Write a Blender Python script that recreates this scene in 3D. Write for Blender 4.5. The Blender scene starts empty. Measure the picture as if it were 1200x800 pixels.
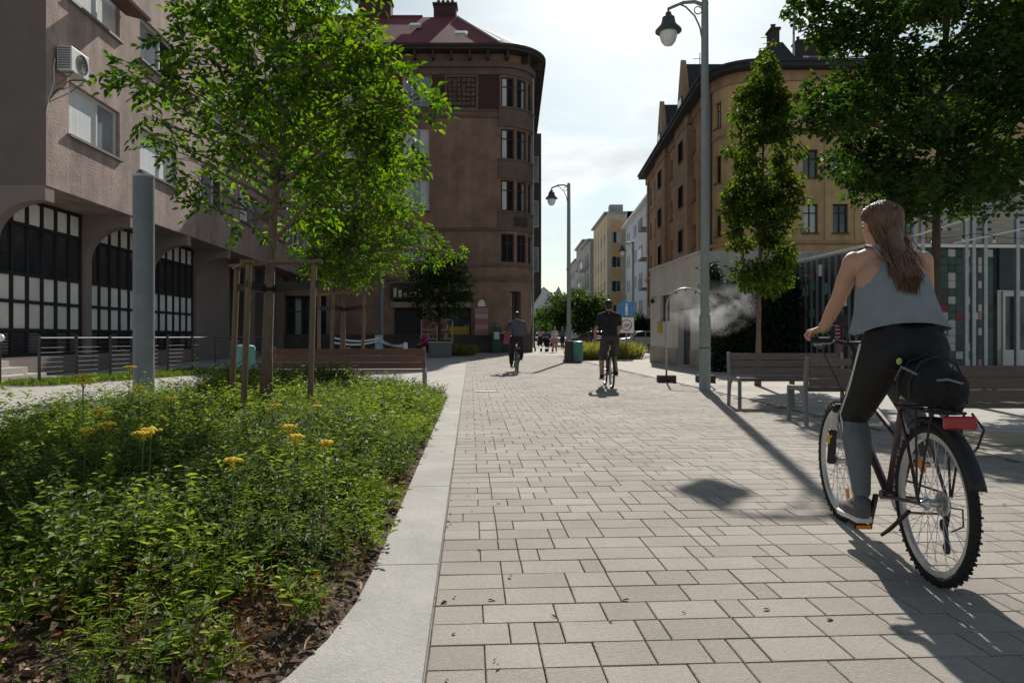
import bpy, bmesh, math, random
import numpy as np
from mathutils import Vector, Matrix, Euler
R = math.radians
random.seed(7)
RNG = np.random.default_rng(11)
S = bpy.context.scene
COL = S.collection

# ------------------------------------------------------------ camera
A = R(3.36)                 # the camera looks 3.36 degrees right of the plaza axis (+Y)
F, HOR, H = 830.0, 393.0, 1.08
cam = bpy.data.cameras.new('camera')
cam.sensor_width = 36.0
cam.lens = F / 1200 * 36
cam.shift_y = -(400 - HOR) / 1200
cam.clip_start = 0.05
cam.clip_end = 3000
camo = bpy.data.objects.new('camera', cam)
camo.location = (0, 0, H)
camo.rotation_euler = (R(90), 0, -A)
COL.objects.link(camo)
S.camera = camo

# ------------------------------------------------------------ sky and sun
SUN_EL, SUN_AZ = R(37.5), R(13.9)
wd = bpy.data.worlds.new('World'); S.world = wd; wd.use_nodes = True
nt = wd.node_tree; nt.nodes.clear()
def WN(t): return nt.nodes.new(t)
sky = WN('ShaderNodeTexSky'); sky.sky_type = 'NISHITA'; sky.sun_disc = False
sky.sun_elevation = SUN_EL; sky.sun_rotation = SUN_AZ
sky.altitude = 100; sky.air_density = 1.0; sky.dust_density = 1.3; sky.ozone_density = 1.0
geo = WN('ShaderNodeTexCoord')
mp = WN('ShaderNodeMapping'); mp.inputs['Scale'].default_value = (1.0, 1.0, 3.2)
nz = WN('ShaderNodeTexNoise'); nz.inputs['Scale'].default_value = 2.3; nz.inputs['Detail'].default_value = 9; nz.inputs['Roughness'].default_value = 0.56
nz.inputs['Distortion'].default_value = 0.25
rmp = WN('ShaderNodeValToRGB'); rmp.color_ramp.elements[0].position = 0.47; rmp.color_ramp.elements[1].position = 0.60
sep = WN('ShaderNodeSeparateXYZ')
low = WN('ShaderNodeMapRange'); low.inputs[1].default_value = 0.55; low.inputs[2].default_value = 0.10; low.inputs[3].default_value = 0.06; low.inputs[4].default_value = 1.0
mul = WN('ShaderNodeMath'); mul.operation = 'MULTIPLY'
hsv = WN('ShaderNodeHueSaturation'); hsv.inputs['Saturation'].default_value = 0.78; hsv.inputs['Value'].default_value = 1.0
mixc = WN('ShaderNodeMix'); mixc.data_type = 'RGBA'
nz2 = WN('ShaderNodeTexNoise'); nz2.inputs['Scale'].default_value = 5.5; nz2.inputs['Detail'].default_value = 7; nz2.inputs['Roughness'].default_value = .6
rm2 = WN('ShaderNodeValToRGB'); rm2.color_ramp.elements[0].position = .36; rm2.color_ramp.elements[0].color = (9.0,9.4,9.5,1); rm2.color_ramp.elements[1].position = .60; rm2.color_ramp.elements[1].color = (13.5,13.7,13.5,1)
tint = WN('ShaderNodeMix'); tint.data_type = 'RGBA'; tint.blend_type = 'MULTIPLY'; tint.inputs[0].default_value = 1; tint.inputs[7].default_value = (.86,.965,.955,1)
bg = WN('ShaderNodeBackground'); bg.inputs[1].default_value = 0.073
out = WN('ShaderNodeOutputWorld')
L = nt.links.new
L(geo.outputs['Generated'], mp.inputs[0]); L(mp.outputs[0], nz.inputs['Vector']); L(nz.outputs[0], rmp.inputs[0])
L(geo.outputs['Generated'], sep.inputs[0]); L(sep.outputs[2], low.inputs[0])
L(rmp.outputs[0], mul.inputs[0]); L(low.outputs[0], mul.inputs[1])
L(mp.outputs[0], nz2.inputs['Vector']); L(nz2.outputs[0], rm2.inputs[0]); L(rm2.outputs[0], mixc.inputs[7])
L(sky.outputs[0], hsv.inputs['Color']); L(hsv.outputs[0], tint.inputs[6]); L(tint.outputs[2], mixc.inputs[6]); L(mul.outputs[0], mixc.inputs[0])
L(mixc.outputs[2], bg.inputs[0]); L(bg.outputs[0], out.inputs[0])

sl = bpy.data.lights.new('sun', 'SUN'); sl.energy = 5.0; sl.angle = R(0.55); sl.color = (1.0, 0.95, 0.87)
so = bpy.data.objects.new('sun', sl); COL.objects.link(so)
so.rotation_euler = (R(90) - SUN_EL, 0, math.pi - SUN_AZ); so.location = (8, 30, 40)
S.view_settings.view_transform = 'Standard'; S.view_settings.look = 'None'
S.view_settings.exposure = 0.24; S.view_settings.gamma = 1.0

# ------------------------------------------------------------ pixel -> place
def W(px, Z, z=0.0):
    X = (px - 600) / F * Z
    return Vector((X * math.cos(A) + Z * math.sin(A), -X * math.sin(A) + Z * math.cos(A), z))
def C(X, Z, z=0.0):
    return Vector((X * math.cos(A) + Z * math.sin(A), -X * math.sin(A) + Z * math.cos(A), z))
def G(px, py):
    return W(px, F * H / (py - HOR))
def hz(py, Z):
    return H + (HOR - py) * Z / F

# ------------------------------------------------------------ scene helpers
def tag(o, label=None, cat=None, group=None, kind=None):
    if label: o['label'] = label
    if cat: o['category'] = cat
    if group: o['group'] = group
    if kind: o['kind'] = kind
    return o
def empty(name, loc, rz=0, label=None, cat=None, group=None):
    o = bpy.data.objects.new(name, None); COL.objects.link(o)
    o.location = loc; o.rotation_euler = (0, 0, rz); o.empty_display_size = .2
    return tag(o, label, cat, group)
def link(name, me, parent=None, loc=(0, 0, 0), rot=(0, 0, 0), scale=None):
    o = bpy.data.objects.new(name, me); COL.objects.link(o)
    o.location = loc; o.rotation_euler = rot
    if scale: o.scale = scale
    if parent: o.parent = parent
    return o
def copy_tree(o, parent=None):
    c = o.copy(); COL.objects.link(c); c.parent = parent
    for ch in o.children: copy_tree(ch, c)
    return c

class MB:
    """collects closed shapes, then links them as one mesh object"""
    def __init__(s): s.v = []; s.f = []; s.m = []; s.cm = 0
    def add(s, vs, fs):
        o = len(s.v); s.v.extend([tuple(p) for p in vs])
        for f in fs: s.f.append(tuple(o + i for i in f)); s.m.append(s.cm)
        return s
    def box(s, x0, x1, y0, y1, z0, z1):
        return s.add([(x0,y0,z0),(x1,y0,z0),(x1,y1,z0),(x0,y1,z0),(x0,y0,z1),(x1,y0,z1),(x1,y1,z1),(x0,y1,z1)],
                     [(0,3,2,1),(4,5,6,7),(0,1,5,4),(1,2,6,5),(2,3,7,6),(3,0,4,7)])
    def obox(s, c, sx, sy, sz, rz=0, rx=0, ry=0):
        M = Matrix.Translation(c) @ Euler((rx, ry, rz)).to_matrix().to_4x4()
        vs = [M @ Vector((a*sx/2, b*sy/2, d*sz/2)) for d in (-1,1) for a, b in ((-1,-1),(1,-1),(1,1),(-1,1))]
        return s.add(vs, [(0,3,2,1),(4,5,6,7),(0,1,5,4),(1,2,6,5),(2,3,7,6),(3,0,4,7)])
    def bar(s, p, q, w, h, up=(0,0,1)):
        p = Vector(p); q = Vector(q); d = (q-p).normalized(); u = Vector(up)
        r = d.cross(u)
        if r.length < 1e-4: r = d.cross(Vector((1,0,0)))
        r.normalize(); u = r.cross(d)
        vs = [e + r*a*w/2 + u*b*h/2 for e in (p,q) for a, b in ((-1,-1),(1,-1),(1,1),(-1,1))]
        return s.add(vs, [(0,1,2,3),(7,6,5,4),(1,0,4,5),(2,1,5,6),(3,2,6,7),(0,3,7,4)])
    def tube(s, pts, r, n=8, closed=False, cap=True, flat=None):
        pts = [Vector(p) for p in pts]; k = len(pts)
        rs = list(r) if hasattr(r, '__len__') else [r]*k
        vs = []; fs = []; prev = None
        for i, p in enumerate(pts):
            if closed: d = pts[(i+1) % k] - pts[i-1]
            else: d = pts[min(i+1, k-1)] - pts[max(i-1, 0)]
            if d.length < 1e-9: d = Vector((0,0,1))
            d.normalize()
            if prev is None:
                a = Vector((0,0,1)) if abs(d.z) < .9 else Vector((1,0,0))
                x = d.cross(a).normalized()
            else:
                x = prev - d*prev.dot(d)
                x = x.normalized() if x.length > 1e-6 else d.orthogonal().normalized()
            prev = x; y = d.cross(x)
            for j in range(n):
                t = 2*math.pi*j/n
                e = rs[i]
                vs.append(p + x*math.cos(t)*e + y*math.sin(t)*e*(flat or 1))
        rng = k if closed else k-1
        for i in range(rng):
            b = ((i+1) % k)*n
            for j in range(n):
                fs.append((i*n+j, i*n+(j+1) % n, b+(j+1) % n, b+j))
        if cap and not closed:
            fs.append(tuple(range(n-1, -1, -1))); fs.append(tuple((k-1)*n+j for j in range(n)))
        return s.add(vs, fs)
    def lathe(s, prof, c=(0,0,0), n=16, M=None):
        vs = []; fs = []; k = len(prof)
        for r, z in prof:
            for j in range(n):
                t = 2*math.pi*j/n
                p = Vector((r*math.cos(t), r*math.sin(t), z))
                if M: p = M @ p
                vs.append(p + Vector(c))
        for i in range(k-1):
            for j in range(n): fs.append((i*n+j, i*n+(j+1) % n, (i+1)*n+(j+1) % n, (i+1)*n+j))
        if prof[0][0] > 1e-5: fs.append(tuple(range(n-1, -1, -1)))
        if prof[-1][0] > 1e-5: fs.append(tuple((k-1)*n+j for j in range(n)))
        return s.add(vs, fs)
    def prism(s, poly, z0, z1, M=None):
        n = len(poly)
        vs = [Vector((x,y,z0)) for x,y in poly]+[Vector((x,y,z1)) for x,y in poly]
        if M: vs = [M @ p for p in vs]
        return s.add(vs, [tuple(range(n-1,-1,-1)), tuple(range(n,2*n))]+[(i,(i+1)%n,n+(i+1)%n,n+i) for i in range(n)])
    def capsule(s, p, q, r0, r1, n=12, k=4, fl=None):
        """tapered capsule; fl=(axis vector, factor) flattens its section along that axis"""
        p = Vector(p); q = Vector(q); d = (q-p); ln = d.length; d = d.normalized() if ln > 1e-6 else Vector((0,0,1))
        x = d.orthogonal().normalized(); y = d.cross(x)
        prof = [(r0*math.cos(t), -r0*math.sin(t)) for t in [math.pi/2*(1-i/k) for i in range(k)]]+[(r0,0),(r1,ln)]+[(r1*math.cos(t), ln+r1*math.sin(t)) for t in [math.pi/2*(i+1)/k for i in range(k)]]
        vs = []; fs = []
        for r, h in prof:
            for j in range(n):
                t = 2*math.pi*j/n; o = x*math.cos(t)*max(r,1e-4) + y*math.sin(t)*max(r,1e-4)
                if fl:
                    a = Vector(fl[0]).normalized(); o = o + a*o.dot(a)*(fl[1]-1)
                vs.append(p + d*h + o)
        m = len(prof)
        for i in range(m-1):
            for j in range(n): fs.append((i*n+j, i*n+(j+1)%n, (i+1)*n+(j+1)%n, (i+1)*n+j))
        fs.append(tuple(range(n-1,-1,-1))); fs.append(tuple((m-1)*n+j for j in range(n)))
        return s.add(vs, fs)
    def ball(s, c, rad, n=14, k=9, rot=None):
        rx, ry, rz = rad if hasattr(rad, '__len__') else (rad,)*3
        vs = []; fs = []
        M = Euler(rot).to_matrix() if rot else Matrix.Identity(3)
        for i in range(k+1):
            t = -math.pi/2 + math.pi*i/k; cr = max(math.cos(t), 1e-3)
            for j in range(n):
                u = 2*math.pi*j/n
                vs.append(Vector(c) + M @ Vector((rx*cr*math.cos(u), ry*cr*math.sin(u), rz*math.sin(t))))
        for i in range(k):
            for j in range(n): fs.append((i*n+j, i*n+(j+1)%n, (i+1)*n+(j+1)%n, (i+1)*n+j))
        fs.append(tuple(range(n-1,-1,-1))); fs.append(tuple(k*n+j for j in range(n)))
        return s.add(vs, fs)
    def mesh(s, name, mats, smooth=False):
        me = bpy.data.meshes.new(name); me.from_pydata(s.v, [], s.f)
        mats = mats if isinstance(mats, (list, tuple)) else [mats]
        for m in mats: me.materials.append(m)
        if len(mats) > 1: me.polygons.foreach_set('material_index', s.m)
        me.polygons.foreach_set('use_smooth', [False]*len(me.polygons))
        if smooth:
            me.polygons.foreach_set('use_smooth', [True]*len(me.polygons))
            if smooth is not True:
                try: me.set_sharp_from_angle(angle=smooth)
                except Exception: pass
        me.update(); return me
    def build(s, name, mats, parent=None, smooth=False, loc=(0,0,0), rot=(0,0,0), bevel=0, sub=0):
        o = link(name, s.mesh(name, mats, smooth), parent, loc, rot)
        if bevel:
            b = o.modifiers.new('bevel', 'BEVEL'); b.width = bevel; b.segments = 1 if bevel < .01 else 2; b.limit_method = 'ANGLE'; b.angle_limit = R(40)
        if sub:
            b = o.modifiers.new('sub', 'SUBSURF'); b.levels = sub; b.render_levels = sub
        return o
SM = R(38)
def box(name, mat, parent, x0, x1, y0, y1, z0, z1, bevel=0):
    return MB().box(x0,x1,y0,y1,z0,z1).build(name, mat, parent, bevel=bevel)
def npmesh(name, V, Fc, mat):
    """numpy arrays: V (n,3), Fc (m,k) of one face size"""
    me = bpy.data.meshes.new(name)
    n, (m, k) = len(V), Fc.shape
    me.vertices.add(n); me.vertices.foreach_set('co', np.ascontiguousarray(V, np.float32).ravel())
    me.loops.add(m*k); me.loops.foreach_set('vertex_index', np.ascontiguousarray(Fc, np.int32).ravel())
    me.polygons.add(m); me.polygons.foreach_set('loop_start', np.arange(0, m*k, k, dtype=np.int32))
    for mt in (mat if isinstance(mat, (list, tuple)) else [mat]): me.materials.append(mt)
    me.update(calc_edges=True); me.validate()
    me.polygons.foreach_set('use_smooth', np.zeros(len(me.polygons), bool)); return me

# ------------------------------------------------------------ materials
def rgb(r, g, b):
    f = lambda c: ((c/255+.055)/1.055)**2.4 if c > 10 else c/255/12.92
    return (f(r), f(g), f(b))
def pm(name, col, rough=.8, var=.18, scale=6, bump=0, bscale=None, metal=0, spec=.35, island=0, objrand=0, stain=0, stain_scale=.7, detail=6, col2=None, coat=0, stretch=None, world=False, streak=0, gum=0):
    m = bpy.data.materials.new(name); m.use_nodes = True
    t = m.node_tree; b = t.nodes['Principled BSDF']; lk = t.links.new
    b.inputs['Roughness'].default_value = rough; b.inputs['Metallic'].default_value = metal
    b.inputs['Specular IOR Level'].default_value = spec
    if coat: b.inputs['Coat Weight'].default_value = coat
    tc = t.nodes.new('ShaderNodeTexCoord'); vec = t.nodes.new('ShaderNodeNewGeometry').outputs['Position'] if world else tc.outputs['Object']
    base = vec
    if stretch:
        mpn = t.nodes.new('ShaderNodeMapping'); mpn.inputs['Scale'].default_value = stretch; lk(vec, mpn.inputs[0]); vec = mpn.outputs[0]
    n = t.nodes.new('ShaderNodeTexNoise'); n.inputs['Scale'].default_value = scale; n.inputs['Detail'].default_value = detail; n.inputs['Roughness'].default_value = .62
    lk(vec, n.inputs['Vector'])
    rp = t.nodes.new('ShaderNodeValToRGB'); e = rp.color_ramp.elements
    e[0].position = .3; e[1].position = .72
    c2 = col2 or [min(c*(1+var), 1) for c in col]
    e[0].color = (*[c*(1-var) for c in col], 1); e[1].color = (*c2, 1)
    lk(n.outputs[0], rp.inputs[0]); co = rp.outputs[0]
    def scaleby(co, sock, lo, hi):
        mr = t.nodes.new('ShaderNodeMapRange'); mr.inputs[3].default_value = lo; mr.inputs[4].default_value = hi; lk(sock, mr.inputs[0])
        hs = t.nodes.new('ShaderNodeHueSaturation'); lk(co, hs.inputs['Color']); lk(mr.outputs[0], hs.inputs['Value'])
        return hs.outputs[0]
    if island:
        g = t.nodes.new('ShaderNodeNewGeometry'); co = scaleby(co, g.outputs['Random Per Island'], 1-island, 1+island)
    if objrand:
        g = t.nodes.new('ShaderNodeObjectInfo'); co = scaleby(co, g.outputs['Random'], 1-objrand, 1+objrand)
    if stain:
        n2 = t.nodes.new('ShaderNodeTexNoise'); n2.inputs['Scale'].default_value = stain_scale; n2.inputs['Detail'].default_value = 8; n2.inputs['Roughness'].default_value = .7
        lk(base, n2.inputs['Vector'])
        mr = t.nodes.new('ShaderNodeMapRange'); mr.inputs[1].default_value = .38; mr.inputs[2].default_value = .68; mr.inputs[3].default_value = 1-stain; mr.inputs[4].default_value = 1.0
        lk(n2.outputs[0], mr.inputs[0])
        hs = t.nodes.new('ShaderNodeHueSaturation'); lk(co, hs.inputs['Color']); lk(mr.outputs[0], hs.inputs['Value']); co = hs.outputs[0]
    if gum:
        for sc_, th, dk in ((3.1,.045,.72),(.9,.10,.86)):
            vo = t.nodes.new('ShaderNodeTexVoronoi'); vo.inputs['Scale'].default_value = sc_; lk(base, vo.inputs['Vector'])
            mr = t.nodes.new('ShaderNodeMapRange'); mr.inputs[1].default_value = th*.7; mr.inputs[2].default_value = th*1.2; mr.inputs[3].default_value = dk; mr.inputs[4].default_value = 1.0; lk(vo.outputs['Distance'], mr.inputs[0])
            hs = t.nodes.new('ShaderNodeHueSaturation'); lk(co, hs.inputs['Color']); lk(mr.outputs[0], hs.inputs['Value']); co = hs.outputs[0]
    if streak:
        ms = t.nodes.new('ShaderNodeMapping'); ms.inputs['Scale'].default_value = (1.9,1.9,.10); lk(base, ms.inputs[0])
        n4 = t.nodes.new('ShaderNodeTexNoise'); n4.inputs['Scale'].default_value = 1.0; n4.inputs['Detail'].default_value = 7; n4.inputs['Roughness'].default_value = .68; lk(ms.outputs[0], n4.inputs['Vector'])
        mr = t.nodes.new('ShaderNodeMapRange'); mr.inputs[1].default_value = .42; mr.inputs[2].default_value = .62; mr.inputs[3].default_value = 1-streak; mr.inputs[4].default_value = 1.03; lk(n4.outputs[0], mr.inputs[0])
        hs = t.nodes.new('ShaderNodeHueSaturation'); lk(co, hs.inputs['Color']); lk(mr.outputs[0], hs.inputs['Value']); co = hs.outputs[0]
    lk(co, b.inputs['Base Color'])
    if bump:
        n3 = t.nodes.new('ShaderNodeTexNoise'); n3.inputs['Scale'].default_value = bscale or scale*6; n3.inputs['Detail'].default_value = 5
        lk(vec, n3.inputs['Vector'])
        bp = t.nodes.new('ShaderNodeBump'); bp.inputs['Strength'].default_value = bump; bp.inputs['Distance'].default_value = .02
        lk(n3.outputs[0], bp.inputs['Height']); lk(bp.outputs[0], b.inputs['Normal'])
    return m
def glass(name, col=(.03,.035,.04), rough=.06, spec=.7):
    m = pm(name, col, rough=rough, var=.3, scale=1.2, spec=spec); return m
def leafmat(name, cols, trans=.45, rough=.6):
    m = bpy.data.materials.new(name); m.use_nodes = True
    t = m.node_tree; b = t.nodes['Principled BSDF']; lk = t.links.new
    g = t.nodes.new('ShaderNodeNewGeometry'); rp = t.nodes.new('ShaderNodeValToRGB')
    el = rp.color_ramp.elements
    while len(el) < len(cols): el.new(.5)
    for i, c in enumerate(cols): el[i].position = i/(len(cols)-1); el[i].color = (*c, 1)
    lk(g.outputs['Random Per Island'], rp.inputs[0]); lk(rp.outputs[0], b.inputs['Base Color'])
    b.inputs['Roughness'].default_value = rough; b.inputs['Specular IOR Level'].default_value = .22
    tr = t.nodes.new('ShaderNodeBsdfTranslucent')
    hs = t.nodes.new('ShaderNodeHueSaturation'); hs.inputs['Hue'].default_value = .486; hs.inputs['Saturation'].default_value = 1.15; hs.inputs['Value'].default_value = 2.2
    lk(rp.outputs[0], hs.inputs['Color']); lk(hs.outputs[0], tr.inputs['Color'])
    mx = t.nodes.new('ShaderNodeMixShader'); mx.inputs[0].default_value = trans
    lk(b.outputs[0], mx.inputs[1]); lk(tr.outputs[0], mx.inputs[2]); lk(mx.outputs[0], t.nodes['Material Output'].inputs['Surface'])
    return m
M = {}
M['paver'] = pm('paver', (.375,.335,.29), .9, .15, 60, .4, 160, island=.11, stain=.26, stain_scale=.6, gum=1)
M['paver_one'] = pm('paver_one', (.375,.335,.29), .9, .15, 60, .4, 160, objrand=.11, stain=.26, stain_scale=.6, world=True, gum=1)
M['joint'] = pm('joint', (.15,.128,.105), .95, .3, 30)
M['kerb'] = pm('kerb', (.41,.395,.365), .9, .10, 40, .3, 120, stain=.22, stain_scale=1.6)
M['slab'] = pm('slab', (.43,.395,.35), .9, .10, 4, .25, 120, stain=.14, objrand=.06, world=True)
M['path'] = pm('path', (.41,.385,.35), .92, .10, 1.5, .3, 150, stain=.15, stain_scale=.4)
M['asphalt'] = pm('asphalt', (.16,.155,.15), .93, .2, 3, .3, 100)
M['tan'] = pm('tan_slab', (.42,.36,.24), .9, .12, 8, .3, 120, stain=.15)
M['soil'] = pm('soil', (.085,.056,.038), .97, .45, 18, .9, 40)
M['chip'] = pm('chip', (.27,.18,.115), .95, .35, 12, island=.6)
M['grass'] = leafmat('grass', [(.05,.09,.015),(.09,.15,.025),(.14,.17,.05)], .35)
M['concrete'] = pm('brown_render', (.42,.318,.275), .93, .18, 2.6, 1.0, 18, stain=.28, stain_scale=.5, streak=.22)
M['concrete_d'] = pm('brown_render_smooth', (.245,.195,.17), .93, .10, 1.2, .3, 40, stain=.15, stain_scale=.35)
M['white_pan'] = pm('white_panel', (.80,.78,.72), .5, .06, 3, stain=.16, objrand=.09, world=True)
M['dark_frame'] = pm('dark_frame', (.022,.021,.022), .5, .2, 9)
M['glass'] = glass('window_glass')
M['glass_l'] = glass('sky_glass', (.20,.23,.25), .10, .8)  # sky reflection is put into the pale blue-grey base colour
M['curtain_reflect'] = pm('curtain_reflect', (.58,.60,.60), .8, .14, 1.0, .5, 9, stretch=(14,14,.4))  # drawn curtains, and the painted white reflection on the first corner panes
M['win_white'] = pm('white_window_frame', (.55,.55,.53), .5, .08, 6)
M['win_grey'] = pm('grey_window_frame', (.16,.155,.15), .55, .1, 6)
M['steel'] = pm('galvanised_steel', (.34,.37,.38), .45, .12, 10, metal=.55, stain=.1)
M['steel_d'] = pm('dark_steel', (.06,.06,.06), .5, .2, 10, metal=.4)
M['pole'] = pm('grey_painted_pole', (.17,.195,.205), .5, .08, 6, stain=.25, stain_scale=2, streak=.12)
M['lamp_grey'] = pm('grey_green_paint', (.25,.285,.27), .5, .10, 8, stain=.15)
M['lamp_dark'] = pm('dark_lamp_paint', (.055,.075,.07), .45, .15, 8)
M['lamp_glass'] = pm('lamp_glass', (.72,.72,.70), .22, .08, 8, spec=.6)
M['wood'] = pm('stake_wood', (.20,.135,.085), .85, .22, 5, .5, 30, stretch=(8,8,.9), stain=.15)
M['slat_red'] = pm('red_brown_slat', (.155,.072,.048), .6, .2, 4, .25, 30, stretch=(.8,9,9), objrand=.12)
M['slat'] = pm('weathered_slat', (.165,.122,.102), .68, .22, 4, .3, 30, stretch=(.8,10,10), objrand=.14)
M['bench_steel'] = pm('bench_steel', (.20,.205,.20), .5, .1, 8, metal=.4)
M['teal'] = pm('teal_plastic', (.10,.27,.25), .5, .12, 4, stain=.15)
M['rubber'] = pm('black_strap', (.014,.013,.013), .6, .2, 12)
M['bark'] = pm('bark', (.16,.115,.085), .95, .35, 9, .9, 30, stretch=(3,3,.8))
M['bark_d'] = pm('dark_bark', (.075,.055,.042), .95, .35, 9, .9, 30, stretch=(3,3,.8))
M['leaf_a'] = leafmat('leaf_golden_ash', [(.016,.042,.010),(.034,.080,.013),(.062,.125,.017),(.115,.18,.024)], .56)
M['leaf_b'] = leafmat('leaf_dark_maple', [(.012,.034,.010),(.02,.05,.012),(.033,.07,.012),(.055,.095,.014)], .42)
M['leaf_c'] = leafmat('leaf_column', [(.014,.034,.010),(.022,.052,.012),(.032,.068,.013),(.045,.085,.014),(.055,.10,.015),(.08,.12,.018),(.14,.12,.022)], .5)
M['leaf_far'] = leafmat('leaf_far', [(.025,.05,.015),(.04,.075,.018),(.06,.10,.022)], .4)
M['leaf_hedge'] = leafmat('leaf_hedge', [(.006,.016,.007),(.011,.026,.009),(.018,.036,.011)], .2)
M['plant_a'] = leafmat('plant_green', [(.048,.088,.018),(.082,.138,.026),(.12,.18,.033),(.19,.22,.05)], .5, .55)
M['plant_b'] = leafmat('plant_dark', [(.03,.055,.018),(.055,.085,.024),(.09,.13,.032)], .45, .55)
M['plant_c'] = leafmat('plant_rust', [(.10,.05,.025),(.13,.075,.03),(.08,.07,.025)], .35)
M['yellow'] = pm('yarrow_yellow', (.85,.58,.03), .8, .2, 60, .5, 200)
M['brown_b'] = pm('brown_plaster', (.30,.19,.135), .92, .14, .9, .3, 14, stain=.30, stain_scale=.45, streak=.09)
M['maroon'] = pm('maroon_plaster', (.075,.036,.033), .92, .15, 1, .3, 12, stain=.2)
M['trim_b'] = pm('brown_trim', (.165,.118,.09), .9, .12, 1.5, .3, 20, stain=.25)
M['trim_d'] = pm('dark_brown_trim', (.055,.042,.036), .9, .2, 2)
M['plinth_b'] = pm('stone_plinth', (.10,.08,.068), .9, .2, 1.5, .4, 12, stain=.3)
M['roof_red'] = pm('maroon_roof', (.21,.042,.058), .82, .14, 4, .6, 22, stain=.2, stain_scale=.6)
M['roof_grey'] = pm('grey_roof', (.13,.135,.14), .75, .15, 3, .4, 20, stain=.2)
M['roof_dark'] = pm('dark_roof', (.035,.037,.042), .8, .2, 3, .5, 20)
M['yellow_b'] = pm('ochre_plaster', (.58,.40,.205), .92, .11, .8, .3, 12, stain=.24, stain_scale=.4, streak=.10)
M['orange_b'] = pm('orange_brown_plaster', (.46,.295,.175), .92, .13, .8, .3, 12, stain=.28, stain_scale=.4, streak=.12)
M['offwhite'] = pm('off_white_render', (.60,.57,.52), .92, .06, 1.2, .3, 30, stain=.15, stain_scale=.8, streak=.15)
M['white_b'] = pm('pale_blue_render', (.60,.65,.70), .92, .05, 1, .2, 10, stain=.12)
M['beige_b'] = pm('beige_render', (.55,.48,.35), .92, .08, 1, .2, 10, stain=.15)
M['grey_b'] = pm('grey_render', (.36,.36,.345), .92, .1, 1, .2, 10, stain=.2)
M['orange_p'] = pm('orange_panel', (.52,.34,.18), .9, .1, 1)
M['white'] = pm('white_paint', (.74,.74,.72), .5, .05, 6)
M['black'] = pm('black_cloth', (.010,.010,.011), .85, .3, 30, .3, 200)
M['concrete_shade'] = pm('shaded_brown_render', (.165,.132,.115), .93, .10, 1.2, .3, 40, stain=.15, stain_scale=.35)  # end wall faces away from the sun; its shade is put into the colour
M['glass_dull'] = glass('dark_window', (.02,.02,.022), .5, .0)
M['red_w'] = pm('red_brown_window', (.10,.04,.025), .6, .15, 5)
# ============================================================ ground, paving, planting bed
def struct(o): return tag(o, kind='structure')
me = bpy.data.meshes.new('ground'); g = 1500
me.from_pydata([(-g,-g,-.03),(g,-g,-.03),(g,g,-.03),(-g,g,-.03)], [], [(0,1,2,3)]); me.materials.append(M['path'])
struct(link('ground', me))
def sheet(name, x0, x1, y0, y1, z, mat, parent=None):
    me = bpy.data.meshes.new(name); me.from_pydata([(x0,y0,z),(x1,y0,z),(x1,y1,z),(x0,y1,z)], [], [(0,1,2,3)]); me.materials.append(mat)
    return link(name, me, parent)
LX = -4.1                # left edge of the planting bed
EDGE = -.145            # line where the kerb meets the pavers
PR = 4.75               # pavers end here, larger slabs begin
struct(sheet('path', -40, EDGE, -8, 60, -.018, M['path']))
pav = struct(sheet('pavement', EDGE, PR, -8, 38, -.012, M['joint']))
struct(sheet('street', EDGE, 30, 38, 300, -.020, M['path']))

def paver_geo(w, d, b=.003, t=.012):
    x, y = w/2, d/2
    ring = lambda i, z: [(-x+i,-y+i,z),(x-i,-y+i,z),(x-i,y-i,z),(-x+i,y-i,z)]
    vs = ring(0,-t)+ring(0,-b)+ring(b,0)
    fs = [(a+k, a+(k+1)%4, a+4+(k+1)%4, a+4+k) for a in (0,4) for k in range(4)]+[(8,9,10,11)]
    return np.array(vs), np.array(fs)
ROW, JT = .183, .005
WID = [.097, .190, .284]
PG = [paver_geo(w-JT, ROW-JT) for w in WID]
pmesh = []
for V, Fc in PG: pmesh.append(npmesh('paver', V, Fc, M['paver_one']))
allp = []
rp = random.Random(3)
for r in range(int((38+1.0)/ROW)):
    y = -1.0 + (r+.5)*ROW
    x = EDGE + .003; last = 0
    while x < PR-.02:
        k = rp.choices((0,1,2), (.26,.42,.32))[0]
        if k == 0 and last == 0 and rp.random() < .6: k = 2
        last = k; w = WID[k]
        if x + w > PR: break
        allp.append((x+w/2, y, k)); x += w
def camxy(x, y):
    return x*math.cos(A)-y*math.sin(A), x*math.sin(A)+y*math.cos(A)
def vis(x, y):
    X, Z = camxy(x, y)
    return Z > 2.05 and abs(X/Z) < .76
near = sorted([p for p in allp if vis(p[0], p[1])], key=lambda p: camxy(p[0], p[1])[1])[:300]
nset = set(near)
for x, y, k in near:
    o = link('paver', pmesh[k], pav, (x, y, rp.uniform(-.0012, .0012)), (rp.gauss(0,.0025), rp.gauss(0,.0025), rp.gauss(0,.003)))
Vs, Fs, off = [], [], 0
for x, y, k in allp:
    if (x, y, k) in nset: continue
    V, Fc = PG[k]; Vs.append(V + (x, y, rp.uniform(-.0012,.0012))); Fs.append(Fc+off); off += len(V)
o = link('paver_field', npmesh('paver_field', np.concatenate(Vs), np.concatenate(Fs), M['paver']), pav); tag(o, kind='stuff')

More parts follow.
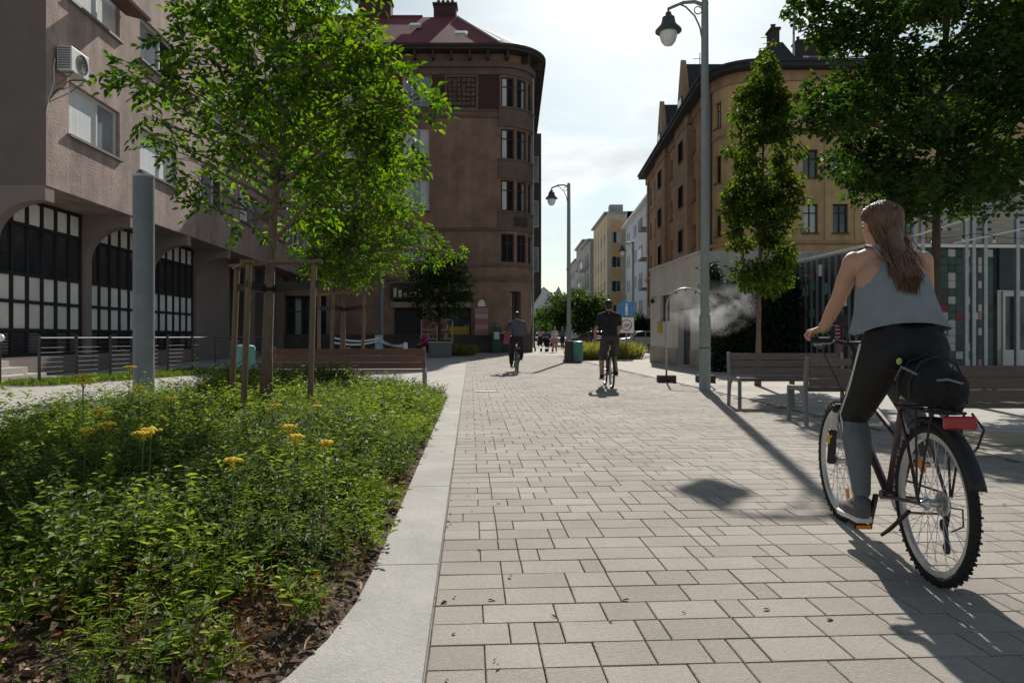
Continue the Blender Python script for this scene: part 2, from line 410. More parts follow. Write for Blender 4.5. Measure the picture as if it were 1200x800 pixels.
slp = struct(sheet('slab_paving', PR, 40, -8, 38, -.012, M['joint']))
SV, SF = paver_geo(.8-.007, .6-.007, .003); sme = npmesh('slab', SV, SF, M['slab'])
cnt = 0; rest = []
for i in range(26):
    for j in range(58):
        x = PR+.404+i*.8; y = -2+j*.6
        if i % 2: y += .3
        if vis(x, y) and camxy(x, y)[1] < 20 and cnt < 290:
            link('slab', sme, slp, (x, y, random.uniform(-.001,.001)), (0,0,random.gauss(0,.002))); cnt += 1
        else: rest.append((x, y))
V = np.concatenate([SV+(x,y,0) for x,y in rest]); Fc = np.concatenate([SF+len(SV)*i for i in range(len(rest))])
tag(link('slab_field', npmesh('slab_field', V, Fc, M['slab']), slp), kind='stuff')

# tan concrete plates let into the slabs
for (a, b) in ((1118, 515), (1260, 515)):
    p = G(a, b)
    box('cover_plate', M['tan'], slp, p.x, p.x+.95, p.y-.45, p.y+.5, .001, .012, .004)

# kerb round the planting bed, cast in stones
IN = [(-.95,1.60),(-.78,1.78),(-.66,2.0),(-.57,2.24),(-.50,2.5),(-.455,2.85),(-.44,3.3),(-.437,4.0),(-.432,5.0),(-.428,6.2),(-.42,7.5),(-.41,9.0),(-.40,10.4),(-.40,11.6),(-.40,12.32)]
kb = empty('kerb', (0,0,0)); struct(kb)
def stone(poly):
    return MB().prism(poly, -.1, .022).build('kerb_stone', M['kerb'], kb, bevel=.004)
for a,b in ((0,6),(6,8),(8,10),(10,12),(12,14)):
    g0 = .0007; q = IN[a:b+1]
    stone([(x_,y_+(g0 if k == 0 else -g0 if k == b-a else 0)) for k,(x_,y_) in reversed(list(enumerate(q)))]+[(EDGE-.004,q[0][1]+g0),(EDGE-.004,q[-1][1]-g0)])
stone([(LX-.2,1.32),(EDGE-.004,1.32),(EDGE-.004,1.597),(-.953,1.597),(-1.3,1.5),(LX-.2,1.5)])
for i in range(4): stone([(LX-.2+i*1.038+.001,12.323),(LX-.2+(i+1)*1.038-.001,12.323),(LX-.2+(i+1)*1.038-.001,12.6),(LX-.2+i*1.038+.001,12.6)])
for i in range(7): stone([(LX-.2,1.503+i*1.545),(LX,1.503+i*1.545),(LX,1.503+(i+1)*1.545-.002),(LX-.2,1.503+(i+1)*1.545-.002)])
def kx(y): return float(np.interp(y, [p[1] for p in IN], [p[0] for p in IN]))
# soil, gently mounded
nx, ny = 40, 80; V = []; Fc = []
for j in range(ny+1):
    y = 1.5 + (12.33-1.5)*j/ny
    for i in range(nx+1):
        xr = kx(max(y,1.6))+.01 if y > 1.6 else -1.0
        x = LX + (xr-LX)*i/nx
        e = min(1, (xr-x)/.5, (x-LX)/.4, (y-1.5)/.4, (12.33-y)/.4)
        V.append((x, y, -.01+.09*max(e,0)+random.uniform(-.01,.014)*(e > .03)))
for j in range(ny):
    for i in range(nx): q = j*(nx+1)+i; Fc.append((q,q+1,q+nx+2,q+nx+1))
struct(link('soil', npmesh('soil', np.array(V), np.array(Fc), M['soil'])))

# ---------------------------------------------------------- leaves by the thousand (numpy)
def leaf_arrays(P, D, N, Ln, Wd, fold=.25, droop=.15):
    """one six-point folded leaf for each base point"""
    D = D/np.linalg.norm(D, axis=1, keepdims=True)
    Sd = np.cross(D, N); Sd /= (np.linalg.norm(Sd, axis=1, keepdims=True)+1e-9)
    Nn = np.cross(Sd, D)
    Ln = Ln[:,None]; Wd = Wd[:,None]; droop = droop*(Wd/Ln > .1)
    pts = [P,
           P+D*Ln*.35-Sd*Wd*.5+Nn*Wd*fold, P+D*Ln*.72-Sd*Wd*.36+Nn*(Wd*fold*.6-Ln*droop*.4), P+D*Ln-Nn*Ln*droop,
           P+D*Ln*.72+Sd*Wd*.36+Nn*(Wd*fold*.6-Ln*droop*.4), P+D*Ln*.35+Sd*Wd*.5+Nn*Wd*fold]
    n = len(P); V = np.stack(pts, 1).reshape(-1, 3)
    b = (np.arange(n)*6)[:,None]
    Fc = np.concatenate([b+np.array([0,1,2,3]), b+np.array([3,4,5,0])], 1).reshape(-1, 4)
    return V, Fc
def rdir(n, zb=0.0, zs=1.0):
    v = RNG.normal(size=(n,3)); v[:,2] = v[:,2]*zs+zb
    return v/np.linalg.norm(v, axis=1, keepdims=True)
class Leaves:
    def __init__(s): s.P=[]; s.D=[]; s.N=[]; s.L=[]; s.W=[]
    def add(s, P, D, N, Ln, Wd): s.P.append(P); s.D.append(D); s.N.append(N); s.L.append(Ln); s.W.append(Wd)
    def build(s, name, mat, parent=None, fold=.25, droop=.15):
        V, Fc = leaf_arrays(np.concatenate(s.P), np.concatenate(s.D), np.concatenate(s.N), np.concatenate(s.L), np.concatenate(s.W), fold, droop)
        return link(name, npmesh(name, V, Fc, mat), parent)

def leafy_plant(LV, x, y, z, h, nst, lf, wf, dens):
    lod = min(1, max(.42, 4.2/camxy(x, y)[1])); dens *= lod; lf *= lod**-.35; wf *= lod**-.35
    for s_ in range(nst):
        a = RNG.uniform(0, 2*math.pi); lean = RNG.uniform(.08,.55)
        top = np.array([math.cos(a)*lean*h, math.sin(a)*lean*h, h*RNG.uniform(.75,1.1)])
        base = np.array([x,y,z])+np.array([RNG.normal(0,.02),RNG.normal(0,.02),0])
        n = max(int(dens*h/.3), 4)
        t = np.sort(RNG.uniform(.12,1.0,n)); P = base+top*t[:,None]+np.outer(t**2, [math.cos(a)*.05,math.sin(a)*.05,-.02])
        ang = RNG.uniform(0,2*math.pi,n); D = np.stack([np.cos(ang),np.sin(ang),RNG.uniform(-.1,.75,n)],1)
        LV.add(P, D, np.tile([0,0,1.],(n,1))+RNG.normal(0,.25,(n,3)), lf*RNG.uniform(.6,1.25,n)*(1.15-.5*t), wf*RNG.uniform(.7,1.2,n)*(1.1-.4*t))
        LV.add(base[None,:], top[None,:], np.array([[1.,.3,0]]), np.array([np.linalg.norm(top)]), np.array([.005]))
LA, LB, LC = Leaves(), Leaves(), Leaves()
def clump(x, y): return .5+.5*math.sin(x*2.1+1.3*math.sin(y*1.1))*math.cos(y*1.7+x*.8)
npl = 0
while npl < 4100:
    y = 1.6 + (12.2-1.6)*RNG.random()**1.15; xr = kx(y)
    x = RNG.uniform(LX+.04, xr-.03)
    X, Z = camxy(x, y)
    if X/Z < -.85 or Z < 1.5: continue
    front = max(0, 1-(y-1.6)/1.5)                                # sparse dry strip at the near end
    if y < 3.3 and x > -1.75+ (y-1.6)*.55 and RNG.random() < .78-.45*(y-1.6)/1.7: continue
    if RNG.random() < front*.4: continue
    dk = xr-x
    h = ((.19 if y < 10 and x > -3.2 else .26)+.24*clump(x,y)+RNG.uniform(-.05,.09))*min(1, .45+dk*.8)*(.75 if y < 3 else 1)
    q = RNG.random(); npl += 1; zz = .05
    if y < 2.9 and q < .3 or q < .035: leafy_plant(LC, x, y, zz, h*.8, 3, .055, .022, 9)
    elif q > .80: leafy_plant(LA if q > .9 else LB, x, y, zz, h*RNG.uniform(.9,1.25), int(RNG.integers(3,6)), .052, .007, 26)   # feathery foliage
    elif clump(y*.8+4, x*.7) > .52: leafy_plant(LA, x, y, zz, h*RNG.uniform(.8,1.15), int(RNG.integers(4,8)), .050*RNG.uniform(.7,1.3), .024, 17)
    else: leafy_plant(LB, x, y, zz, h*RNG.uniform(.75,1.1), int(RNG.integers(4,8)), .042*RNG.uniform(.7,1.4), .021, 17)
for _ in range(170):                                             # dry rusty seedlings and small sprigs along the kerb
    y = RNG.uniform(1.75,5.2); x = kx(y)-.03-abs(RNG.normal(0,.38))
    leafy_plant(LC if RNG.random() < .6 else LB, x, y, .045, RNG.uniform(.06,.17), 3, .034, .016, 9)
for _ in range(130):                                             # ragged taller stems here and there
    y = RNG.uniform(2.6,9.5); x = RNG.uniform(LX+.1, kx(y)-.35)
    if abs(x+2.33) < .6 and 6.5 < y < 8.3: continue
    leafy_plant(LA if RNG.random() < .6 else LB, x, y, .05, RNG.uniform(.38,.58), 4, .062, .026, 17)
# taller dark shrubs along the far left edge and a few rangy weeds
for _ in range(150):
    x = RNG.uniform(-4.05,-1.9); y = RNG.uniform(11.0,12.1); leafy_plant(LB, x, y, .05, RNG.uniform(.4,.62), 6, .065, .034, 13)
for px, py in ((60,470),(62,450),(30,480),(140,470),(175,458),(200,470),(235,465),(5,490)):
    p = W(px, 6.6 if px < 100 else 9.3); leafy_plant(LA, p.x, p.y, .05, RNG.uniform(.55,.8), 3, .075, .024, 14)
tag(LA.build('bed_plants', M['plant_a']), 'dense leafy green perennials filling the planting bed', 'plants', kind='stuff')
tag(LB.build('bed_plants', M['plant_b']), 'darker low leafy shrubs mixed through the planting bed', 'plants', kind='stuff')
tag(LC.build('bed_plants', M['plant_c']), 'dry reddish brown seedlings at the bare end of the planting bed', 'plants', kind='stuff')
# mulch: bark chips and dead leaves
n = 13000
yy = 1.55+RNG.random(n)**1.6*7.0; xx = np.array([RNG.uniform(max(-4.0,-1.3-.9*y_), kx(y_)-.01) for y_ in yy])
P = np.stack([xx, yy, .085+RNG.uniform(0,.03,n)*1.0-np.clip(.5-(np.array([kx(v) for v in yy])-xx),0,.5)*.16],1)
D = rdir(n,0,.25); LM = Leaves(); LM.add(P, D, rdir(n,1.2,.6), RNG.uniform(.02,.085,n), RNG.uniform(.008,.028,n))
tag(LM.build('mulch', M['chip'], fold=.12), 'bark chips and dead leaves on the soil by the kerb', 'mulch', kind='stuff')

# a few dry leaves and crumbs on the paving
n = 110; xx = RNG.uniform(-.4,4.6,n); yy = 2.1+RNG.random(n)**1.5*12; xx[:50] = -.15+np.abs(RNG.normal(0,.25,50))
LM = Leaves(); LM.add(np.stack([xx,yy,.024+.0*xx],1)-np.array([0,0,.018])*(xx > -.14)[:,None], rdir(n,0,.1), rdir(n,2.5,.3), RNG.uniform(.012,.04,n), RNG.uniform(.006,.018,n))
tag(LM.build('leaf_litter', M['chip'], fold=.2), 'scattered dry leaves and crumbs on the pavers', 'litter', kind='stuff')
# yellow yarrow flowers standing over the bed
def yarrow(px, py, hh, s):
    hh += .17; Z = (H-hh)*F/(py-HOR); p = W(px, Z)
    e = empty('yarrow_flower', (p.x,p.y,.05), RNG.uniform(0,6), 'flat-topped yellow yarrow flower on a thin stem in the planting bed', 'flower', 'yellow yarrow flowers in the planting bed')
    top = hh-.05
    s *= 1.05
    MB().tube([(0,0,0),(.01,.006,top*.5),(0,0,top)], .003, 5).build('stem', M['plant_st'], e)
    m = MB()
    for k in range(26):
        r = s*.5*math.sqrt(RNG.random()); t = RNG.uniform(0,6.28)
        c = (r*math.cos(t), r*math.sin(t), top+.012-(r/s)**2*.02+RNG.uniform(-.003,.003))
        m.ball(c, (.0095,.0095,.007), 6, 4)
        if k % 3 == 0: m.tube([(0,0,top-.035), c], .0016, 4)
    m.build('flower_head', M['yellow'], e, smooth=True)
M['yarrow'] = leafmat('yarrow_head', [(.62,.38,.02),(.75,.50,.03),(.80,.58,.05)], .35, .8)
M['plant_st'] = pm('stem_green', (.10,.13,.05), .8)
for px, py, hh, s in ((97,441,.60,.11),(98,450,.55,.10),(152,431,.62,.10),(163,455,.5,.10),(200,468,.45,.10),(117,482,.42,.09),(125,498,.42,.08),(101,505,.4,.07),(168,509,.45,.085),(177,505,.46,.08),(320,476,.42,.10),(340,501,.42,.08),(346,513,.42,.075),(273,541,.38,.065),(381,520,.4,.06),(372,477,.38,.06)):
    yarrow(px, py, hh, s)
# ============================================================ buildings
class Path:
    """wall line seen from outside, left to right; P(s,z,d): d metres inward from the face"""
    def __init__(s, pts):
        s.p = [Vector((x,y)) for x,y in pts]
        s.d = [(s.p[i+1]-s.p[i]).normalized() for i in range(len(s.p)-1)]
        s.n = [Vector((-d.y,d.x)) for d in s.d]
        s.acc = [0]
        for i in range(len(s.d)): s.acc.append(s.acc[-1]+(s.p[i+1]-s.p[i]).length)
        s.len = s.acc[-1]
        def vn(i, seg):
            j = i-1 if seg == i else i
            if j < 0 or j >= len(s.n): return s.n[seg]
            return (s.n[seg]+s.n[j]).normalized() if s.n[seg].dot(s.n[j]) > .8 else s.n[seg]
        s.vn = [(vn(i,i), vn(i+1,i)) for i in range(len(s.d))]
    def P(s, t, z, d=0):
        i = 0
        while i < len(s.d)-1 and t > s.acc[i+1]+1e-6: i += 1
        L_ = s.acc[i+1]-s.acc[i]; k = (t-s.acc[i])/L_
        n = (s.vn[i][0]*(1-k)+s.vn[i][1]*k)
        p = s.p[i]+s.d[i]*(t-s.acc[i])+n*d
        return Vector((p.x,p.y,z))
    def cuts(s, a, b): return [a]+[v for v in s.acc if a+1e-4 < v < b-1e-4]+[b]
def pbox(m, pa, s0, s1, z0, z1, d0, d1):
    c = pa.cuts(s0, s1); n = len(c)
    vs = [pa.P(t,z,d) for t in c for z,d in ((z0,d0),(z1,d0),(z1,d1),(z0,d1))]
    fs = [(0,1,2,3), tuple(4*(n-1)+k for k in (3,2,1,0))]
    for i in range(n-1):
        for k in range(4): fs.append((4*i+k, 4*(i+1)+k, 4*(i+1)+(k+1)%4, 4*i+(k+1)%4))
    return m.add(vs, fs)
def facade(m, pa, s0, s1, z0, z1, holes, dep=.22, off=0):
    ss = sorted(set([s0,s1]+[v for h in holes for v in h[:2]]+[v for v in pa.acc if s0 < v < s1]))
    zs = sorted(set([z0,z1]+[v for h in holes for v in h[2:4]]))
    def inh(a, b): return any(h[0]-1e-6 <= a and a <= h[1]+1e-6 and h[2] <= b <= h[3] for h in holes)
    for i in range(len(ss)-1):
        for j in range(len(zs)-1):
            if inh((ss[i]+ss[i+1])/2, (zs[j]+zs[j+1])/2): continue
            m.add([pa.P(ss[i],zs[j],off),pa.P(ss[i+1],zs[j],off),pa.P(ss[i+1],zs[j+1],off),pa.P(ss[i],zs[j+1],off)], [(0,1,2,3)])
    for h in holes:
        a,b,c,d = h[:4]; cs = pa.cuts(a,b)
        for t in (a,b): m.add([pa.P(t,c,off),pa.P(t,d,off),pa.P(t,d,off+dep),pa.P(t,c,off+dep)], [(0,1,2,3)])
        for z in (c,d):
            for i in range(len(cs)-1): m.add([pa.P(cs[i],z,off),pa.P(cs[i+1],z,off),pa.P(cs[i+1],z,off+dep),pa.P(cs[i],z,off+dep)], [(0,1,2,3)])
    return m
def window(parent, pa, h, frame=None, pane=None, nm=1, tr=None, sill=None, dep=.16, fw=.07, split=None, name='window'):
    a,b,c,d = h[:4]; m = MB()
    pbox(m,pa,a,b,c,c+fw,dep-.05,dep+.03); pbox(m,pa,a,b,d-fw,d,dep-.05,dep+.03)
    pbox(m,pa,a,a+fw,c+fw,d-fw,dep-.05,dep+.03); pbox(m,pa,b-fw,b,c+fw,d-fw,dep-.05,dep+.03)
    cs = split or [i/(nm+1) for i in range(1,nm+1)]
    for k in cs:
        t = a+(b-a)*k; pbox(m,pa,t-fw*.5,t+fw*.5,c+fw,d-fw,dep-.045,dep+.028)
    if tr: z = c+(d-c)*tr; pbox(m,pa,a+fw,b-fw,z-fw*.4,z+fw*.4,dep-.042,dep+.026)
    w = m.build(name, frame or M['win_white'], parent)
    ed = [0]+list(cs)+[1]; panes = pane if isinstance(pane, list) else [pane or M['glass']]
    for i in range(len(ed)-1):
        m = MB(); pbox(m,pa,a+(b-a)*ed[i]+.01,a+(b-a)*ed[i+1]-.01,c+.02,d-.02,dep,dep+.015); m.build('pane', panes[i % len(panes)], w)
    if sill:
        m = MB(); pbox(m,pa,a-.08,b+.08,c-.07,c-.002,-.10,dep-.06); m.build('sill', sill, w)
    return w

# ---------------------------------------------------------- brown rendered building on the left
cb = empty('apartment_building', (-10.5,18.2,0), 0, 'brown rendered apartment block with cantilevered upper floors over arched piers', 'building')
fa = Path([(0,0),(0,27)]); fa.n = [Vector((-1,0))]; fa.vn = [(Vector((-1,0)),)*2]       # faces the plaza (+x)
ys = [(1.0,3.7),(5.0,7.8),(10.1,12.8),(14.8,17.5),(19.8,22.5),(23.6,26.2)]
holes = [(a,b,6.35+3.55*k,7.75+3.55*k) for k in range(5) for a,b in ys]
wm = MB(); facade(wm, fa, 0, 27, 4.8, 24.6, holes, .24)
MB().add([(0,0,4.8),(0,0,24.6),(-14,0,24.6),(-14,0,4.8)],[(0,1,2,3)]).build('end_wall', M['concrete_shade'], cb)
wm.add([(0,27,4.8),(0,27,24.6),(-14,27,24.6),(-14,27,4.8)],[(3,2,1,0)])
wm.add([(0,0,24.6),(0,27,24.6),(-14,27,24.6),(-14,0,24.6)],[(0,1,2,3)])
wm.add([(0,0,4.8),(0,27,4.8),(-14,27,4.8),(-14,0,4.8)],[(3,2,1,0)])
wm.build('wall', M['concrete'], cb)
box('inner_wall', M['curtain_reflect'], cb, -.9, -.7, .3, 26.7, 5, 24)
for i, h in enumerate(holes):
    window(cb, fa, h, M['win_grey'] if i % 5 == 3 else M['win_white'], [[M['curtain_reflect'],M['glass_l']],[M['curtain_reflect'],M['curtain_reflect']],[M['glass_l'],M['glass']]][(i*7+i//6) % 3], split=[.6], sill=M['win_grey'], dep=.17, fw=.075)
# cantilever piers with a curved haunch
prof = [(-3.2,.02),(-1.37,.02),(-1.37,3.35)]+[(-1.37+1.20*(1-math.cos(t)), 3.35+1.08*math.sin(t)) for t in [math.pi/2*k/10 for k in range(1,11)]]+[(-.02,4.43),(-.02,4.798),(-3.2,4.798)]
Mx = Matrix(((1,0,0,0),(0,0,1,0),(0,1,0,0),(0,0,0,1)))
for y0 in (.002, 4.4, 8.8, 13.2):
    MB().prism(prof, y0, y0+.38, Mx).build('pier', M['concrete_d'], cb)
# glazed bays between piers
for y0 in (.40, 4.79, 9.19):
    y1 = y0+3.98
    pb = Path([(-1.5,y0),(-1.5,y1)]); pb.n = [Vector((-1,0))]; pb.vn = [(Vector((-1,0)),)*2]
    m = MB(); n = 6; wv = (y1-y0)/n
    for z in (.56,1.22,1.985,2.72,4.05,4.74): pbox(m,pb,0,y1-y0,z-.045,z+.045,-.03,.06)
    for i in range(n+1):
        t = min(max(i*wv,.04),y1-y0-.04); pbox(m,pb,t-.05,t+.05,.52,4.78,-.034,.058)
    bay = m.build('window_bay', M['dark_frame'], cb)
    for i in range(n):
        s0, s1 = i*wv+.05, (i+1)*wv-.05
        for z0, z1, k in ((1.265,1.94,0),(2.03,2.675,0),(4.095,4.695,0),(2.765,4.005,1)):
            m = MB(); pbox(m,pb,s0+.004,s1-.004,z0+.003,z1-.003,.02,.04)
            mt = M['glass'] if k else M['white_pan']
            o = m.build('glass_pane' if k else 'panel', mt, bay)
        if i % 2 == 0 or i == 5:
            for q in range(7):
                m = MB(); z = .62+q*.085; m.obox((-1.545,y0+(s0+s1)/2,z),.05,s1-s0-.02,.05,0,0,R(30)); m.build('louvre', M['win_grey'], bay)
        else:
            m = MB(); pbox(m,pb,s0,s1,.6,1.17,.02,.04); m.build('glass_pane', M['glass'], bay)
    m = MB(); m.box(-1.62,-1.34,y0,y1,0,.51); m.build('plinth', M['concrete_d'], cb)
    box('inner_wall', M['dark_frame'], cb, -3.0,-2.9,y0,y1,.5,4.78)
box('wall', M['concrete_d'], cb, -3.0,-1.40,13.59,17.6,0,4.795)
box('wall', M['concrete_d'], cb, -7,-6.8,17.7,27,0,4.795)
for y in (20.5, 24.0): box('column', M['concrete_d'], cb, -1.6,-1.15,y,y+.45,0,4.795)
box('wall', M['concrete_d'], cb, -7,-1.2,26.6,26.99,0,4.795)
# entrance: steps, glazed doors behind
for k in range(5): box('step', M['slab'], cb, -3.0+.3*0-1.6-.0,-1.9-.3*k,18.2,24.6,.16*k,.16*(k+1)-.002)
for y in (18.6,20.4,22.2):
    m = MB()
    for a in (0,.85,1.7): m.box(-6.70,-6.62,y+a-.04,y+a+.04,.8,3.4)
    for z in (.85,3.35): m.box(-6.695,-6.625,y-.03,y+1.73,z-.05,z+.05)
    d = m.build('door', M['dark_frame'], cb); box('pane', M['glass_l'], d, -6.68,-6.66,y,y+1.7,.9,3.3)
# tilted-open sash at an upper window
m = MB(); m.obox((.42,3.3,10.75),.75,1.35,.09,0,0,R(14)); m.build('open_sash', M['red_w'], cb)

# air conditioner on the wall
ac = empty('air_conditioner', (-10.5,18.55,7.75), 0, 'white outdoor air conditioning unit bracketed to the brown wall', 'air conditioner')
MB().box(.06,.42,0,.82,.04,.66).build('casing', M['win_white'], ac, bevel=.015)
m = MB()
for k in range(9): m.box(.09,.39,-.012,-.001,.09+k*.062,.125+k*.062)
m.build('side_grille', M['win_grey'], ac)
m = MB(); m.tube([(.428,.5+.25*math.cos(t),.35+.25*math.sin(t)) for t in [6.283*k/24 for k in range(24)]], .012, 6, closed=True)
for r in (.08,.13,.18): m.tube([(.427,.5+r*math.cos(t),.35+r*math.sin(t)) for t in [6.283*k/18 for k in range(18)]], .005, 5, closed=True)
for k in range(6): t = math.pi*k/6; m.tube([(.427,.5+.25*math.cos(t),.35+.25*math.sin(t)),(.427,.5-.25*math.cos(t),.35-.25*math.sin(t))], .004, 5)
m.build('fan_guard', M['win_grey'], ac)
M2 = Matrix.Rotation(R(90),3,'Y')
MB().lathe([(.24,0),(.24,.004)], (.421,.5,.35), 20, M2).build('fan', M['dark_frame'], ac)
m = MB()
for y in (.12,.7): m.bar((0,y,.02),(.42,y,.02),.03,.03); m.bar((.005,y,-.3),(.38,y,.005),.02,.02)
m.build('bracket', M['win_grey'], ac)
MB().tube([(.03,-.02,.3),(.03,-.08,.1),(.02,-.05,-.3),(.012,-.25,-.75),(.012,-.34,-1.1)], .014, 6).build('pipe', M['win_white'], ac)
MB().tube([(.012,.9,-.02),(.012,.5,-.25),(.012,.1,-.42),(.012,-.3,-.9)], .010, 5).build('cable', M['dark_frame'], ac)

# ---------------------------------------------------------- brown corner house with the rounded corner
kh = empty('corner_house', C(0,45), -A, 'brown plaster corner house with rounded corner and maroon tiled roof', 'building')
arc = [(-.8+2.1*math.sin(t), 2.1-2.1*math.cos(t)) for t in [math.pi/2*k/9 for k in range(10)]]
kp = Path([(-16,0)]+arc+[(1.3,30)])
S1 = 15.2; SA = S1+2.1*math.pi/2*.998
ZT = 18.4
hs = []; styl = []
rows = [(15.6,17.5),(12.3,14.2),(9.0,10.95),(5.75,7.55)]
for k,(z0,z1) in enumerate(rows):
    for s0,s1 in ((1.6,3.1),(5.2,6.7),(9.1,10.75)):
        hs.append((s0,s1,z0,z1)); styl.append(('w',k))
    for i in range(3):
        s0 = S1+.10+i*1.08; hs.append((s0,s0+.86,z0,z1)); styl.append(('c',k))
    for s0 in (20.6, 27, 31):
        hs.append((s0,s0+1.2,z0,z1)); styl.append(('w',k))
gh = [(1.5,4.2,.3,3.6),(8.5,10.3,.15,4.4),(11.9,13.4,.75,3.9),(S1+.7,S1+1.5,.25,3.9)]
wm = MB(); facade(wm, kp, 0, kp.len, 4.75, ZT, hs, .24); wm.build('wall', M['brown_b'], kh)
wm = MB(); facade(wm, kp, 0, kp.len, .0, 4.75, gh, .5); wm.build('wall', M['plinth_c'] if 'plinth_c' in M else M['brown_b'], kh)
box('inner_wall', M['dark_frame'], kh, -15.5,-.9,1.2,1.4,.1,18)
box('inner_wall', M['dark_frame'], kh, -.3,-.1,1.5,28,.1,18)
box('wall', M['brown_b'], kh, -16,-15.8,.05,30,0,ZT)
for (kd,k),h in zip(styl,hs):
    if kd == 'w': window(kh,kp,h,M['win_white'],[M['curtain_reflect'],M['glass_l'],M['curtain_reflect']] if k != 0 else [M['glass_l']],nm=2,sill=M['trim_b'])
    else: window(kh,kp,h,M['trim_d'],[M['curtain_reflect'],M['glass_dull']] if (h[0] < S1+.3 and k < 3) else [M['glass_dull'],M['glass_l']] if (S1+1 < h[0] < S1+1.5 and k < 3) else [M['glass_dull']],nm=1,tr=.68,dep=.14,fw=.08)  # first corner pane: white reflection painted in with the pale curtain colour
for h,pn in zip(gh,(M['glass'],M['dark_frame'],M['glass'],M['glass'])): window(kh,kp,h,M['trim_d'],[pn],nm=1,tr=.7,dep=.42,fw=.09,name='shop_window')
def band(m, pa, s0, s1, z0, z1, d): return pbox(m, pa, s0, s1, z0, z1, -d, .02)
m = MB(); e0 = 0
for z0,z1,d in ((4.55,4.78,.14),(5.45,5.6,.09),(7.72,7.9,.12),(14.9,15.1,.10),(15.3,15.42,.07)): band(m,kp,e0,kp.len,z0,z1,d)
m.build('string_course', M['trim_b'], kh)
m = MB(); band(m,kp,e0,kp.len,0,1.15,.08); m.build('plinth', M['plinth_b'], kh)
for s0,s1 in ((0,1.5),(3.2,5.1),(6.8,9.0),(10.9,11.75),(13.85,S1+.02)):
    m = MB(); pbox(m,kp,s0,s1,15.45,17.6,-.03,.0); m.build('maroon_panel', M['maroon'], kh)
m = MB(); pbox(m,kp,11.85,13.75,15.55,17.5,-.06,-.0); rl = m.build('relief_panel', M['trim_d'], kh)
m = MB()
for i in range(6):
    for j in range(6):
        s = 11.98+i*.29; z = 15.68+j*.29
        pbox(m,kp,s,s+.2+random.uniform(-.06,.06),z,z+.2+random.uniform(-.06,.05),-.10-random.random()*.04,-.058)
tag(m.build('relief_tiles', M['trim_b'], rl), kind='stuff')
for k,(z0,z1) in enumerate(rows[:3]):               # curved parapets under the corner windows
    m = MB(); pbox(m,kp,S1-.05,SA,z0-1.25,z0-.12,-.13,-.0); m.build('parapet', M['trim_b'], kh)
    m = MB(); pbox(m,kp,S1-.1,SA,z0-.12,z0-.02,-.2,.05); m.build('corner_sill', M['trim_b'], kh)
m = MB(); pbox(m,kp,S1+.9,S1+1.9,8.05,8.6,-.19,-.12); m.build('relief_panel', M['trim_d'], kh)
m = MB(); band(m,kp,0,kp.len,17.62,18.05,.10); band(m,kp,0,kp.len,18.05,18.4,.28); m.build('cornice', M['trim_b'], kh)
m = MB(); pbox(m,kp,0,kp.len,18.95,19.12,-.85,.3); pbox(m,kp,0,kp.len,19.12,19.28,-.95,-.75); m.build('eave', M['trim_d'], kh)
m = MB(); pbox(m,kp,0,kp.len,18.4,18.95,-.02,.3); m.build('frieze', M['brown_b'], kh)
s = .6
while s < 21:
    m = MB(); pbox(m,kp,s,s+.14,18.42,18.93,-.7,-.03); m.build('bracket', M['trim_d'], kh); s += 1.15
# roof
zr = 23.8; ss = [i*.8 for i in range(20)]+[S1+i*.367 for i in range(10)]+[SA+i*2 for i in range(1,14)]
ev = [kp.P(t,19.30,-.82) for t in ss]; rg = []
for t,e in zip(ss,ev):
    if t < S1-3: rg.append(Vector((e.x,5.6,zr)))
    elif t <= SA: rg.append(Vector((min(e.x,-3.9),5.6,zr)))
    else: rg.append(Vector((-3.9,5.6+(t-SA),zr)))
m = MB(); m2 = MB()
for i in range(len(ss)-1):
    (m if ss[i] < S1-.01 else m2).add([ev[i],ev[i+1],rg[i+1],rg[i]],[(0,1,2,3)])
m.build('roof', M['roof_red'], kh); m2.build('roof', M['roof_grey'], kh)
MB().tube([rg[18]+Vector((0,0,.05)),ev[19]+Vector((0,0,.08))],.09,6).build('hip_flashing', M['win_white'], kh)
MB().tube([rg[0]+Vector((0,0,.04)),rg[12]+Vector((0,0,.04))],.1,6).build('ridge', M['roof_red'], kh)
for x0,x1,y,zt in ((-10.9,-8.6,5.2,24.8),(-5.6,-4.0,5.6,24.7)):
    m = MB(); m.box(x0,x1,y,y+1,22.5,zt); m.box(x0-.08,x1+.08,y-.08,y+1.08,zt,zt+.14)
    ch = m.build('chimney', M['maroon'], kh)
    for q in range(4):
        x = x0+.3+q*(x1-x0-.6)/3; MB().lathe([(.11,0),(.10,.3),(.13,.32),(.13,.36)],(x,y+.5,zt+.14),8).build('chimney_pot', M['trim_d'], ch)
def onroof(x, k): return Vector((x, -1.2+(5.6+1.2)*k, 19.30+(zr-19.30)*k))
for x,k in ((-6.5,.55),(-3.25,.22),(-12.5,.4)):
    p = onroof(x,k); m = MB(); m.obox(p+Vector((0,-.03,.08)),.8,.9,.12,0,math.atan2(zr-19.3,6.8)); sk = m.build('skylight', M['win_white'], kh)
    MB().obox(p+Vector((0,-.07,.15)),.62,.7,.03,0,math.atan2(zr-19.3,6.8)).build('pane', M['glass_l'], sk)
MB().tube([(-10,5.5,24.8),(-10,5.5,26.3)],.03,5).tube([(-11,5.5,26.2),(-7.8,5.5,26.0)],.02,5).build('aerial', M['steel_d'], kh)
